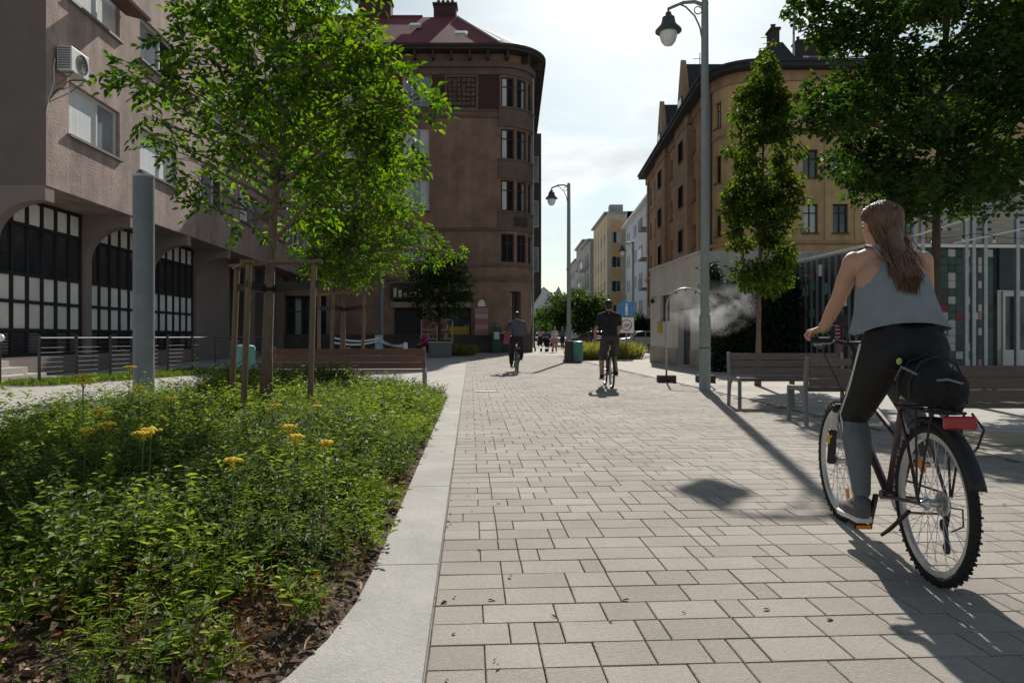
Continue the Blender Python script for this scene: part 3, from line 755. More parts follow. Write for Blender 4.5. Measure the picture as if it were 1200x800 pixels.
# oriel bay on the side street
m = MB(); m.box(1.32,2.15,7,11,4.2,15.9); m.build('oriel', M['plinth_b'], kh)
m = MB(); m.add([(1.32,7,3.0),(1.32,11,3.0),(2.15,7,4.195),(2.15,11,4.195),(1.32,7,4.195),(1.32,11,4.195)],[(0,2,4),(1,5,3),(0,1,3,2),(2,3,5,4),(0,4,5,1)]); m.build('corbel', M['plinth_b'], kh)
for z0,z1 in rows:
    if z1 < 15.9: m = MB().box(1.55,1.95,6.96,6.995,z0,z1); w_ = m.build('window', M['win_white'], kh); MB().box(1.6,1.9,6.93,6.955,z0+.06,z1-.06).build('pane', M['glass'], w_)
MB().tube([kp.P(S1+2.95,z,-.12) for z in (.3,9,18.7)],.07,7).build('downpipe', M['steel'], kh)
# signs and boards on its ground floor
m = MB(); pbox(m,kp,8.3,10.5,3.35,4.35,-.16,-.10); sg = m.build('shop_sign', M['trim_d'], kh)
m = MB()
for i in range(6): pbox(m,kp,8.5+i*.32,8.7+i*.32,3.5,3.8+.35*random.random(),-.19,-.165)
m.build('sign_figures', M['beige_b'], sg)
m = MB(); pbox(m,kp,8.3,13.4,2.85,3.2,-.15,-.09); m.build('sign_board', pm('tan_sign',(.30,.22,.14),.8,.2,2), kh)
m = MB(); pbox(m,kp,11.95,13.3,.95,1.65,.30,.34); m.build('yellow_poster', pm('yellow_poster',(.42,.28,.04),.7,.2,3), kh)
m = MB(); pbox(m,kp,13.62,14.5,1.1,2.85,-.20,-.12); mb_ = m.build('menu_board', pm('menu_back',(.30,.26,.25),.8), kh)
for i in range(5):
    m = MB(); pbox(m,kp,13.66,14.46,1.14+i*.34,1.42+i*.34,-.225,-.205); m.build('menu_row', pm('menu_row%d' % i,((.42,.16,.18),(.5,.30,.30),(.40,.14,.16),(.52,.34,.34),(.44,.2,.22))[i],.7,.25,9), mb_)
m = MB(); cs = [(13.82+.25*(1-math.cos(math.pi*k/8)),2.92+.42*math.sin(math.pi*k/8)) for k in range(9)]
m.prism([(c[0]-16,c[1]) for c in cs],.0,.04,Matrix(((1,0,0,0),(0,0,1,-.2),(0,1,0,0),(0,0,0,1)))); m.build('arched_sign', M['white'], kh)

# ---------------------------------------------------------- ochre building on the right
yb = empty('ochre_house', C(0,0), -A, 'ochre plaster corner building with steep street gables and dark roof', 'building')
arc = [(14.9-2.3*math.cos(t), 44.7-2.3*math.sin(t)) for t in [math.pi/2*k/9 for k in range(10)]]
yp = Path([(13.7,72)]+arc+[(36,42.4)])
YA = yp.acc[1]; YB = yp.acc[-2]; ZE = 16.9
hs = []
rows = [(13.9,15.5),(10.5,12.2),(7.2,8.95),(3.9,5.6)]
for k,(z0,z1) in enumerate(rows):
    for s0 in (2.2,5.0,8.4,10.6,13.2,15.6,19.2,21.8,24.6): hs.append((s0,s0+.95,z0,z1-(.1 if k else 0)))
    for s0 in (YA+.5,YA+2.0): hs.append((s0,s0+.62,z0,z1))
    for X in (17.4,19.2,21.0,23.2,25.4,27.8,30.2,32.6): hs.append((YB+X-14.9,YB+X-14.9+.92,z0,z1))
m = MB(); facade(m,yp,0,YA+.01,0,ZE,[h for h in hs if h[1] < YA],.3); m.build('wall', M['orange_b'], yb)
m = MB(); facade(m,yp,YA+.01,yp.len,0,ZE,[h for h in hs if h[1] > YA],.3); m.build('wall', M['yellow_b'], yb)
box('inner_wall', M['dark_frame'], yb, 15.2,36,45,45.2,0,16.8); box('inner_wall', M['dark_frame'], yb, 15.2,15.4,45.3,71,0,16.8)
box('wall', M['orange_b'], yb, 13.8,30,71.7,71.98,0,16.8)
for i,h in enumerate(hs):
    fr = h[0] > YB
    window(yb,yp,h,M['red_w'] if not fr else M['trim_d'],[M['curtain_reflect']] if (fr and i % 4 == 1 or i in (9,)) else [M['glass_l']] if i == 10 else [M['glass'] if fr else M['glass_dull']],nm=1,tr=.7,dep=.24,fw=.08,sill=M['trim_b'])
m = MB()
for z0,z1,d in ((6.55,6.75,.18),(13.2,13.35,.08),(16.3,16.9,.14)): band(m,yp,0,yp.len,z0,z1,d)
m.build('string_course', M['orange_b'], yb)
for X in (18.7,20.5,22.5,24.8,27.2):                # lesenes between the windows
    m = MB(); pbox(m,yp,YB+X-14.9,YB+X-14.9+.35,6.76,16.28,-.07,0); m.build('pilaster', M['yellow_b'], yb)
for s0 in (1.0,7.4,12.3,17.8,23.8):
    m = MB(); pbox(m,yp,s0,s0+.5,4,16.28,-.12,0); m.build('pilaster', M['orange_b'], yb)
m = MB(); pbox(m,yp,0,yp.len,16.9,17.15,-.85,.1); pbox(m,yp,0,yp.len,17.15,17.32,-.95,-.7); m.build('eave', M['roof_dark'], yb)
ss = [i*1.0 for i in range(int(YA))]+list(np.linspace(YA,YB,10))+[YB+i*1.5 for i in range(1,15)]
ev = [yp.P(t,17.3,-.85) for t in ss]; rg = []
for t,e in zip(ss,ev):
    if t < YA: rg.append(Vector((18.5,max(e.y,48.4),20.0)))
    else: rg.append(Vector((max(e.x,18.5),48.4,20.0)))
m = MB()
for i in range(len(ss)-1): m.add([ev[i],ev[i+1],rg[i+1],rg[i]],[(0,1,2,3)])
m.build('roof', M['roof_dark'], yb)
for s0,s1,zt in ((7.2,12.6,21.6),(16.6,21.8,21.6)):   # street gables
    c0,c1,cm = yp.P(s0,16.2,-.35),yp.P(s1,16.2,-.35),yp.P((s0+s1)/2,zt,-.35)
    sm = [yp.P(s0+(s1-s0)*k,16.2+(zt-16.2)*kk,-.35) for k,kk in ((0,0),(.10,.22),(.24,.42),(.36,.72),(.5,1),(.64,.72),(.76,.42),(.90,.22),(1,0))]
    m = MB(); q = len(sm); back = [p+Vector((.4,0,0)) for p in sm]
    m.add(sm+back,[tuple(range(q)),tuple(range(2*q-1,q-1,-1))]+[(i,(i+1)%q,q+(i+1)%q,q+i) for i in range(q)])
    gb = m.build('gable', M['orange_b'], yb)
    m = MB(); pk = yp.P((s0+s1)/2,zt-.3,.06); a_ = yp.P(s0-.1,16.5,.06); b_ = yp.P(s1+.1,16.5,.06); e = Vector((4,0,0))
    m.add([a_,pk,pk+e,a_+e,b_,b_+e],[(0,1,2,3),(1,4,5,2)]); m.build('gable_roof', M['roof_dark'], yb)
    m = MB(); mid=(s0+s1)/2; pbox(m,yp,mid-.7,mid+.7,17.1,18.7,-.42,-.352); w_ = m.build('window', M['red_w'], yb); m = MB(); pbox(m,yp,mid-.6,mid+.6,17.2,18.6,-.45,-.425); m.build('pane', M['glass_l'], w_)
    m = MB(); pbox(m,yp,s0+.3,s1-.3,5.2,16.1,-.34,-.0); m.build('bay', M['orange_b'], yb)
    for z0,z1 in rows[:3]:
        m = MB(); pbox(m,yp,mid-.75,mid+.75,z0,z1,-.40,-.345); w_ = m.build('window', M['red_w'], yb); m = MB(); pbox(m,yp,mid-.65,mid+.65,z0+.08,z1-.08,-.42,-.405); m.build('pane', M['glass_dull'], w_)
# roof structures
m = MB(); m.add([(14.2,43.6,17.3),(18.2,43.6,17.3),(18.2,47,17.3),(14.6,47,17.3),(16.4,45,19.7),(17.2,45,19.7)],[(0,1,5,4),(1,2,5),(2,3,4,5),(3,0,4)]); m.build('turret_roof', M['roof_dark'], yb)
for x0,x1,y,z in ((16.5,17.0,45,20.5),(19.2,21.6,47.6,20.8)):
    m = MB(); m.box(x0,x1,y,y+.9,18.8,z); m.box(x0-.07,x1+.07,y-.07,y+.97,z,z+.15); ch = m.build('chimney', M['trim_d'], yb)
    for q in range(3): MB().lathe([(.1,0),(.1,.3),(.14,.34)],(x0+.2+q*(x1-x0-.4)/2,y+.45,z+.15),8).build('chimney_pot', M['trim_d'], ch)
m = MB(); m.tube([(17.9,45,18),(17.9,45,21.9)],.07,6); m.tube([(17.4,45,21.2),(18.5,45,21.1)],.04,5); m.build('flue', M['steel'], yb)
for x,y in ((13.0,49),(16.5,45.5)):
    m = MB(); m.tube([(x,y,17),(x,y,20.6)],.03,5); m.tube([(x-.5,y,20.2),(x+.5,y,20.2)],.02,4); m.tube([(x-.4,y,19.8),(x+.4,y,19.8)],.02,4); m.build('aerial', M['steel_d'], yb)
MB().tube([yp.P(YA+.1,z,-.1) for z in (.3,8,16.8)],.07,6).build('downpipe', M['steel_d'], yb)
for k in range(5):
    p = onr = Vector((18.9+k*1.5,44.6,18.62)); MB().obox(p,.8,.9,.1,0,math.atan2(2.7,6.8)).build('skylight', M['glass_l'], yb)

# ---------------------------------------------------------- off-white one-storey annex with a door
p0, p1 = W(759,29), W(821,22.8); UX = 7.38
an = empty('annex', (UX,0,0), 0, 'off-white single-storey annex with dark door beside the mist arch', 'building')
ap = Path([(0,28.7),(0,22.4),(11,22.4)])
def vat(px): Z = UX/((px-600)/F*math.cos(A)+math.sin(A)); return W(px,Z).y
sv = lambda px: 28.7-vat(px)
hs = [(sv(774),sv(785),1.62,2.62),(sv(794.5),sv(809),.06,2.02)]
m = MB(); facade(m,ap,0,ap.len,0,3.72,hs,.3); m.build('wall', M['offwhite'], an)
box('wall', M['offwhite'], an, .1,11,28.5,28.7,0,3.7)
m = MB(); m.box(.02,10.98,22.42,28.68,3.6,3.7); m.build('roof', M['grey_b'], an)
m = MB(); pbox(m,ap,0,ap.len,3.722,3.80,-.07,.3); m.build('coping', M['offwhite'], an)
box('inner_wall', M['dark_frame'], an, .8,.9,22.8,28.4,0,3.5)
m = MB(); pbox(m,ap,0,hs[1][0]-.01,0,.62,-.03,0); pbox(m,ap,hs[1][1]+.01,ap.len,0,.62,-.03,0); m.build('plinth', pm('stone_plinth_pale',(.36,.33,.29),.9,.15,3,stain=.25), an)
window(an,ap,hs[0],M['trim_d'],[M['glass']],nm=1,dep=.16,fw=.06)
m = MB(); pbox(m,ap,hs[1][0]+.05,hs[1][1]-.05,.06,2.0,.2,.25); d = m.build('door', pm('slate_door',(.05,.055,.065),.5,.15,4), an)
m = MB(); pbox(m,ap,hs[1][1]-.22,hs[1][1]-.18,.95,1.15,.15,.2); m.build('handle', M['steel'], d)
m = MB(); pbox(m,ap,sv(776.5),sv(772),1.25,1.55,-.05,-.0) if sv(776.5) < sv(772) else pbox(m,ap,sv(772),sv(776.5),1.18,1.62,-.05,0); m.build('notice_plate', pm('ochre_notice',(.45,.30,.06),.6,.1,8), an)
m = MB(); q = ap.P(sv(769),2.45,-.15); m.tube([ap.P(sv(769),2.6,0),ap.P(sv(769),2.62,-.15),q],.015,5); m.lathe([(.02,.1),(.09,.02),(.07,-.08),(0,-.1)],q,8); m.build('wall_lamp', M['dark_frame'], an)

# ---------------------------------------------------------- houses further down the street
def block(name, pts, h, wallm, label, rows, cols, ww, wh, frame, pane, roofm=None, depth=12, base=1.0, st=3.1, zs0=4.2, rot=True, balc=None, panel=None, eave=.4):
    e = empty(name, C(0,0), -A, label, 'building'); pa = Path(pts)
    hs = []
    for k in range(rows):
        for s in cols: hs.append((s,s+ww,zs0+k*st,zs0+k*st+wh))
    m = MB(); facade(m,pa,0,pa.len,0,h,hs,.3); m.build('wall', wallm, e)
    mid = [pa.P(t,0,.8) for t in np.linspace(0,pa.len,6)]
    m = MB(); pbox(m,pa,.1,pa.len-.1,.1,h-.1,.9,1.0); m.build('inner_wall', M['dark_frame'], e)
    m = MB(); pbox(m,pa,0,pa.len,h,h+.25,-eave,depth); m.build('roof', roofm or M['grey_b'], e)
    for t0 in (0,pa.len-.2):
        m = MB(); pbox(m,pa,t0+.0,t0+.2,0,h-.01,.05,depth); m.build('wall', wallm, e)
    for i,hh in enumerate(hs): window(e,pa,hh,frame,[pane[i % len(pane)]],nm=1,dep=.2,fw=.08)
    if balc:
        for k in range(rows):
            for s in balc:
                m = MB(); pbox(m,pa,s,s+2.6,zs0-.9+k*st,zs0-.7+k*st,-1.1,0); b = m.build('balcony', M['grey_b'], e)
                m = MB(); pbox(m,pa,s,s+2.6,zs0-.7+k*st,zs0+.25+k*st,-1.1,-1.05); m.build('railing', M['white'] if (k+int(s)) % 3 == 0 else M['grey_b'], b)
    if panel:
        for k in range(rows):
            for s in cols: m = MB(); pbox(m,pa,s-.05,s+ww+.05,zs0+k*st+wh+.15,zs0+(k+1)*st-.15,-.03,0); m.build('panel', panel, e)
    return e
e = block('white_house',[(15.25,95),(14.35,72.3)],15.3,M['white_b'],'pale blue-white apartment house with small paired windows down the street',4,[1.5,3.3,8.0,9.6,13.0,14.6,18.6,20.2],.9,1.5,M['win_grey'],[M['glass']],M['white'],zs0=3.6,eave=.6,balc=[19.9])
e = block('beige_house',[(12.9,112),(12.9,96),(15.6,96)],17.6,M['beige_b'],'beige house with orange panels under its windows down the street',4,[2,5.5,9,12.5,16.6],1.3,1.5,M['win_white'],[M['glass'],M['curtain_reflect'],M['glass']],M['grey_b'],zs0=3.7,st=3.3,panel=M['orange_p'])
e2 = MB().box(13.4,15.2,97,98.5,17.85,19.0).build('chimney', M['grey_b'], e)
block('grey_house',[(12.4,126),(12.4,112.4),(15,112.4)],16.2,M['grey_b'],'grey flat-roofed house with white balcony fronts down the street',4,[1.5,5.5,9.5],1.4,1.6,M['win_grey'],[M['glass']],zs0=3.4,st=3.1,balc=[4.9,9.0])
block('grey_house',[(12.9,142),(12.9,126.4),(15,126.4)],18.0,M['grey_b'],'taller dark grey house beyond the balconied one down the street',4,[1.5,5.0,8.5,12],1.4,1.7,M['win_grey'],[M['glass']],zs0=3.4,st=3.5,balc=[8.0])
block('grey_house',[(13.0,165),(13.0,142.5),(15,142.5)],16.3,M['grey_b'],'farthest grey house before the street trees',4,[1.5,5.0,8.5,12,16],1.4,1.6,M['win_grey'],[M['glass']],zs0=3.4,st=3.2)
e = empty('end_house', C(0,0), -A, 'pale grey pitched-roof house closing the far end of the street', 'building')
ep = Path([(2,235),(19,235)])
hs = [(1.5+i*2.6,2.7+i*2.6,z,z+1.7) for i in range(6) for z in (3.5,6.8)]
m = MB(); facade(m,ep,0,ep.len,0,10,hs,.3); m.add([(2,235,10),(19,235,10),(10.5,235,17)],[(0,1,2)]); m.build('wall', pm('pale_grey_wall',(.42,.44,.45),.9,.1,1), e)
for h in hs: window(e,ep,h,M['win_white'],[M['glass_l']],nm=1,fw=.12)
MB().add([(1.4,234.4,9.7),(10.5,234.4,17.2),(10.5,250,17.2),(1.4,250,9.7),(19.6,234.4,9.7),(19.6,250,9.7)],[(0,1,2,3),(1,4,5,2)]).build('roof', pm('slate_roof',(.20,.23,.26),.7,.15,2), e)
MB().lathe([(1.2,8),(1.2,14.5),(1.5,14.7),(0,17.5)],(15.5,236,0),8).build('turret', pm('turret_slate',(.25,.28,.31),.7,.15,2), e)
# ============================================================ trees and other greenery
def fol(cl, per, ll, lw, nl, spread=.55, flat=.8, droop=.5):
    """compound leaves round clump centres: cl = [(Vector, r)]"""
    LV = Leaves()
    for c, r in cl:
        n = max(int(per*r*r), 4)
        d = rdir(n); rad = r*RNG.random(n)**.45
        P = np.array(c)+d*rad[:,None]*np.array([1,1,flat])
        D = d*np.array([1,1,.5])+rdir(n)*.6; D[:,2] -= droop*RNG.random(n)
        D /= np.linalg.norm(D, axis=1, keepdims=True)
        N = np.tile([0,0,1.],(n,1))+rdir(n)*.7
        Sd = np.cross(D,N); Sd /= np.linalg.norm(Sd,axis=1,keepdims=True)+1e-9
        if nl == 1:
            LV.add(P, D, N, ll*RNG.uniform(.6,1.3,n), lw*RNG.uniform(.7,1.2,n)); continue
        rl = ll*nl*.32
        for k in range(nl):
            t = (k//2+1)/(nl//2+1.0) if k < nl-1 else 1.0
            sg = (1 if k % 2 else -1) if k < nl-1 else 0
            B = P+D*(rl*t)[...,None] if hasattr(rl,'shape') else P+D*rl*t
            B = B - np.array([0,0,1.])*(rl*t*t*.25)
            LV.add(B, D*(.55 if sg else 1)+Sd*sg*.9+rdir(n)*.18, N+rdir(n)*.35, ll*RNG.uniform(.7,1.15,n)*(1-.25*abs(t-.5)), lw*RNG.uniform(.75,1.15,n))
    return LV
def px_clumps(lst, Z, depth, k=1.0):
    """(px, py, radius in px) read off the photograph; the depth within the crown is spread as in a round crown"""
    xs = [a for a,_,_ in lst]; cx = (min(xs)+max(xs))/2; hw = (max(xs)-min(xs))/2+1
    out = []
    for px, py, r in lst:
        dz = depth*math.sqrt(max(.08,1-((px-cx)/hw)**2))*RNG.uniform(-1,1)
        z = Z+dz; p = W(px, z, hz(py, z)); out.append((p, r*z/F*k))
    return out
def in_poly(x, y, poly):
    c = False; j = len(poly)-1
    for i in range(len(poly)):
        (xi,yi),(xj,yj) = poly[i],poly[j]
        if (yi > y) != (yj > y) and x < (xj-xi)*(y-yi)/(yj-yi)+xi: c = not c
        j = i
    return c
def poly_clumps(poly, n, r0, r1):
    xs = [p[0] for p in poly]; ys_ = [p[1] for p in poly]; out = []
    while len(out) < n:
        x = RNG.uniform(min(xs),max(xs)); y = RNG.uniform(min(ys_),max(ys_))
        if in_poly(x,y,poly): out.append((x,y,RNG.uniform(r0,r1)))
    return out
def tree(name, base, trunk, tr, clumps, mat, bark, label, per=520, ll=.085, lw=.036, nl=7, group=None, limb=.03, low=.3, flat=.8, droop=.5, nlimb=60):
    e = empty(name, base, 0, label, 'tree', group); b = Vector(base)
    m = MB(); k = len(trunk)
    m.tube([Vector(p)-b for p in trunk], [tr*(1.25 if i == 0 else 1-.72*i/(k-1)) for i in range(k)], 10)
    tp = [Vector(p)-b for p in trunk]
    def on_trunk(z):
        for i in range(k-1):
            if tp[i].z <= z <= tp[i+1].z: return tp[i].lerp(tp[i+1], (z-tp[i].z)/(tp[i+1].z-tp[i].z+1e-6))
        return tp[-1] if z > tp[-1].z else tp[0]
    zmin = tp[-1].z*low
    for c, r in clumps[:nlimb]:
        c = Vector(c)-b; hd = math.hypot(c.x,c.y)
        a = on_trunk(max(min(c.z-hd*RNG.uniform(.35,.8), tp[-1].z*.97), zmin+RNG.uniform(0,.16)*tp[-1].z))
        mid = a.lerp(c,.5)+Vector((RNG.normal(0,.06),RNG.normal(0,.06),RNG.uniform(-.02,.14)*hd))
        lr = limb*(.5+.5*min(hd,2)/2)
        pts = [a, a.lerp(mid,.5)+Vector((0,0,.02)), mid, mid.lerp(c,.6)+Vector((RNG.normal(0,.03),RNG.normal(0,.03),.02)), c]
        m.tube(pts, [lr,lr*.8,lr*.6,lr*.4,lr*.15], 6, cap=False)
        for q in range(5):
            t = c+Vector(rdir(1)[0])*r*.8; s = mid.lerp(c,.4+.12*q)
            m.tube([s, s.lerp(t,.5)+Vector((0,0,.03)), t], [lr*.28,lr*.18,.002], 4, cap=False)
    m.build('trunk', bark, e, smooth=True)
    LV = fol([(Vector(c)-b, r) for c,r in clumps], per, ll, lw, nl, flat=flat, droop=droop)
    tag(LV.build('crown', mat, e), kind='stuff')
    return e
# near tree in the bed (tied to stakes)
T1 = [(140,84,18),(165,92,26),(195,92,30),(222,62,34),(236,20,36),(172,140,16),(190,165,20),(208,178,20),(228,212,18),(250,240,20),(285,262,14),(238,140,26),(262,100,40),(300,55,45),(340,12,45),(385,22,40),(420,60,38),(452,85,34),(484,128,24),(498,112,12),(470,165,28),(430,125,40),(380,90,45),(340,140,42),(300,172,34),(355,200,34),(398,190,38),(438,200,34),(260,-20,45),(310,-40,50),(365,-45,50),(410,-15,40),(330,80,45),(270,200,20),(268,160,26),(335,245,20),(365,250,22),(310,110,40),(285,20,40),(360,150,40),(405,140,40),(440,160,34)]
c1 = px_clumps(T1, 8.0, 1.25, .86)+px_clumps(poly_clumps([(130,80),(215,10),(250,-60),(420,-60),(470,70),(505,120),(480,200),(420,225),(330,235),(260,190),(200,110)],18,12,22), 8.0, 1.4)
b1 = W(311, 8.0, .03)
tree('young_tree', b1, [b1, W(313,8.0,.9), W(317,8.0,1.9), W(322,8.02,2.6), W(328,8.05,3.4), W(334,8.1,4.6), W(336,8.1,5.4)], .068, c1, M['leaf_a'], M['bark'], 'young tree with bright backlit leaves tied to three stakes among yellow flowers', per=400, ll=.112, lw=.050, nl=7, limb=.03, low=.36, nlimb=26)
T2 = [(372,250,30),(400,255,34),(430,255,32),(455,235,28),(365,290,22),(395,298,28),(425,305,28),(455,300,28),(478,268,24),(500,285,18),(522,300,12),(538,298,7),(430,215,28),(470,235,22),(392,322,14),(420,326,12),(500,300,16),(445,190,26),(410,215,28),(470,200,20)]
c2 = px_clumps(T2, 14.3, 1.2)+px_clumps(poly_clumps([(360,230),(420,180),(480,210),(505,280),(460,325),(380,330),(355,290)],24,12,20),14.3,1.2)
b2 = W(401,14.3,.03)
tree('young_tree', b2, [b2,W(402,14.3,1.2),W(404,14.3,2.2),W(412,14.3,3.2),W(420,14.3,4.6)], .06, c2, M['leaf_a'], M['bark'], 'second staked young tree in the bed, beside the red-brown slatted bench', per=430, ll=.10, lw=.045, nl=5, limb=.03, low=.45)
# dark tree by the corner house
b3 = W(515,37,0); c3 = px_clumps([(515,300,16),(500,320,18),(530,322,18),(490,345,16),(515,345,20),(540,345,12),(505,365,12),(528,362,12),(515,325,20),(545,330,8),(536,300,9)],37,1.3)
tree('street_tree', b3, [b3,W(515,37,1.5),W(515,37,3.4),W(516,37,5)], .11, c3, M['leaf_b'], M['bark_d'], 'dark round-crowned street tree in front of the brown corner house shops', per=260, ll=.2, lw=.11, nl=3, limb=.04)
# slim columnar tree behind the long bench
prof = [(68,6),(90,16),(115,26),(150,34),(190,38),(230,44),(265,46),(295,42),(320,30),(340,16)]
lst = []
for i in range(210):
    y = RNG.uniform(66,345); w = float(np.interp(y,[p[0] for p in prof],[p[1] for p in prof])); lst.append((893+RNG.uniform(-1,1)*w*RNG.uniform(.7,1.2)+(4 if y < 200 else 0), y, RNG.uniform(5,14) if y > 100 else RNG.uniform(4,8)))
for a in ((850,232,5),(856,290,6),(946,235,5),(868,205,6),(930,110,5),(872,120,4),(895,60,4),(905,50,3),(860,262,6),(940,268,5)): lst.append(a)
b4 = W(888,15.2,0)
tree('columnar_tree', b4, [b4,W(889,15.2,1.2),W(890,15.2,2.4),W(893,15.2,4.2),W(897,15.2,6.8)], .06, px_clumps(lst,15.2,.8), M['leaf_c'], M['bark'], 'slim columnar tree with yellowing leaf tips behind the long bench', per=2700, ll=.095, lw=.06, nl=1, limb=.018, low=.28, nlimb=70, droop=.7)
# broad dark tree on the right
RP = [(925,-10),(945,20),(985,55),(1010,80),(960,105),(945,128),(985,150),(990,190),(1020,218),(1060,238),(1100,240),(1150,218),(1200,225),(1290,220),(1340,120),(1300,-90),(1000,-90)]
lst = poly_clumps(RP,150,18,34)+[(940,12,18),(965,35,18),(990,55,16),(958,118,14),(975,138,16),(955,100,8),(1000,196,16),(1012,170,20),(1060,225,22),(1085,250,12),(1125,240,16),(1150,222,14),(1190,232,16),(1158,246,8),(1066,252,9),(1010,110,16),(985,90,14)]
b5 = W(1096,12.2,0)
tree('broad_tree', b5, [b5,W(1096,12.2,1.2),W(1097,12.2,2.6),W(1098,12.2,3.6),W(1105,12.2,5.2),W(1110,12.2,7.4)], .10, px_clumps(lst,12.2,2.0), M['leaf_b'], M['bark_d'], 'broad dense dark green tree over the glazed pavilion', per=720, ll=.10, lw=.08, nl=3, limb=.04, low=.42, nlimb=36)

# stake frames round the two young trees
def stakes(px3, Zs, tilt, zt, trunk, label, strapz):
    e = empty('stake_frame', trunk, 0, label, 'tree stakes', 'timber stake frames round young trees'); b = Vector(trunk); tops = []
    for (pb,pt),Z in zip(px3,Zs):
        m = MB(); p0 = W(pb,Z,-.1)-b; p1 = W(pt,Z,zt+.04)-b; tops.append(p1)
        m.tube([p0,p1],.034,9); m.build('stake', M['wood'], e, smooth=SM)
    for i in range(3):
        a,c = tops[i],tops[(i+1)%3]; d = (c-a).normalized(); m = MB()
        m.bar(a-d*.09+Vector((0,0,.02+.012*i)), c+d*.09+Vector((0,0,.02+.012*i)), .085, .028)
        m.build('crossbar', M['wood'], e)
    for i in range(3):
        c = tops[i]; tz = Vector((0.03,0,strapz))-b*0; q = Vector((c.x,c.y,strapz+.03)); d = Vector((tz.x,tz.y,0))-Vector((q.x,q.y,0))
        m = MB(); m.bar(q-d.normalized()*.04, Vector((tz.x,tz.y,strapz-.02)), .014, .085); m.build('strap', M['rubber'], e)
    m = MB(); m.tube([(.03+.078*math.cos(t),.078*math.sin(t),strapz-.02) for t in [6.283*k/12 for k in range(12)]],.02,6,closed=True); m.build('strap_collar', M['rubber'], e)
    return e
stakes([(270,278),(284,292),(362,368)],[8.35,7.75,7.85],0,1.82,(b1.x,b1.y,0),'timber stake frame with black straps round the young tree among yellow flowers',1.62)
stakes([(373,374),(386,391),(424,427)],[14.7,14.0,14.1],0,1.86,(b2.x,b2.y,0),'timber stake frame round the young tree beside the slatted bench',1.62)

# dark climbing hedge beside the annex
hd = empty('hedge', C(7.6,21.3), -A, 'tall dark green climbing hedge between the annex and the pavilion', 'hedge')
n = 15000
P = np.stack([RNG.uniform(-1.65,.95,n), RNG.normal(0,.28,n)-.1, RNG.random(n)**.8*3.3],1)
keep = P[:,2] < 2.6+.5*np.sin(P[:,0]*3.1)+.35*np.sin(P[:,0]*7+1)
P = P[keep]; n = len(P)
LV = Leaves(); LV.add(P, rdir(n,-.2), rdir(n,.6), RNG.uniform(.07,.15,n), RNG.uniform(.05,.10,n))
tag(LV.build('foliage', M['leaf_hedge'], hd), kind='stuff')
m = MB()
for i in range(11):
    x = -1.5+i*.22; m.tube([(x,0,0),(x+RNG.normal(0,.06),.05,1.2),(x+RNG.normal(0,.12),0,2.4)],[.03,.02,.008],6)
m.build('stems', M['bark_d'], hd)
for a in range(7):   # trailing shoots over the annex wall
    x0 = -1.6-RNG.uniform(0,.5); z0 = 2.5+RNG.uniform(0,.7)
    Pq = np.stack([np.linspace(-1.4,x0,22)+RNG.normal(0,.05,22), np.full(22,-.2)+RNG.normal(0,.12,22), np.linspace(2.4,z0,22)+RNG.normal(0,.06,22)],1)
    LV2 = Leaves(); LV2.add(Pq, rdir(22,-.2), rdir(22,.6), RNG.uniform(.08,.15,22), RNG.uniform(.05,.1,22)); tag(LV2.build('shoot', M['leaf_hedge'], hd), kind='stuff')

# grasses in the far planter, grass strip along the fence
def blades(name, n, fn, hh, ww, mat, lean=.35):
    P = fn(n); D = np.stack([RNG.normal(0,lean,n),RNG.normal(0,lean,n),np.ones(n)],1)
    LV = Leaves(); LV.add(P, D, rdir(n,0,.2), hh*RNG.uniform(.5,1.25,n), ww*RNG.uniform(.7,1.3,n)); return LV.build(name, mat, None, .1, .2)
M['reed'] = leafmat('reed', [(.10,.13,.03),(.16,.18,.04),(.22,.20,.06),(.08,.12,.03)], .4)
def f1(n):
    t = RNG.uniform(0,1,n); d = RNG.uniform(0,3.2,n); a = C(2.9,30.4); b_ = C(6.0,32.4)
    return np.stack([a.x+(b_.x-a.x)*t-.03*d, a.y+(b_.y-a.y)*t+d, np.zeros(n)],1)
tag(blades('planter_grasses', 7000, f1, .72, .035, M['reed']), 'yellow-green tall grasses in the bed behind the second lamp post', 'grasses', kind='stuff')
def f2(n):
    t = RNG.uniform(0,1,n); return np.stack([-9.6+2.0*t+RNG.uniform(-.75,.55,n), 15.9+5.6*t+RNG.uniform(-.3,.3,n), np.full(n,-.015)],1)
tag(blades('grass_strip', 9000, f2, .16, .014, M['grass']), 'rough grass strip along the wire fence', 'grass', kind='stuff')
def f3(n):
    r = .9*np.sqrt(RNG.random(n)); t = RNG.uniform(0,6.28,n); p = W(537,38); return np.stack([p.x+r*np.cos(t), p.y+.6*r*np.sin(t), np.zeros(n)],1)
tag(blades('grass_tuft', 900, f3, .6, .05, M['reed']), 'bright yellow-green grass tuft near the shop planter', 'grasses', kind='stuff')
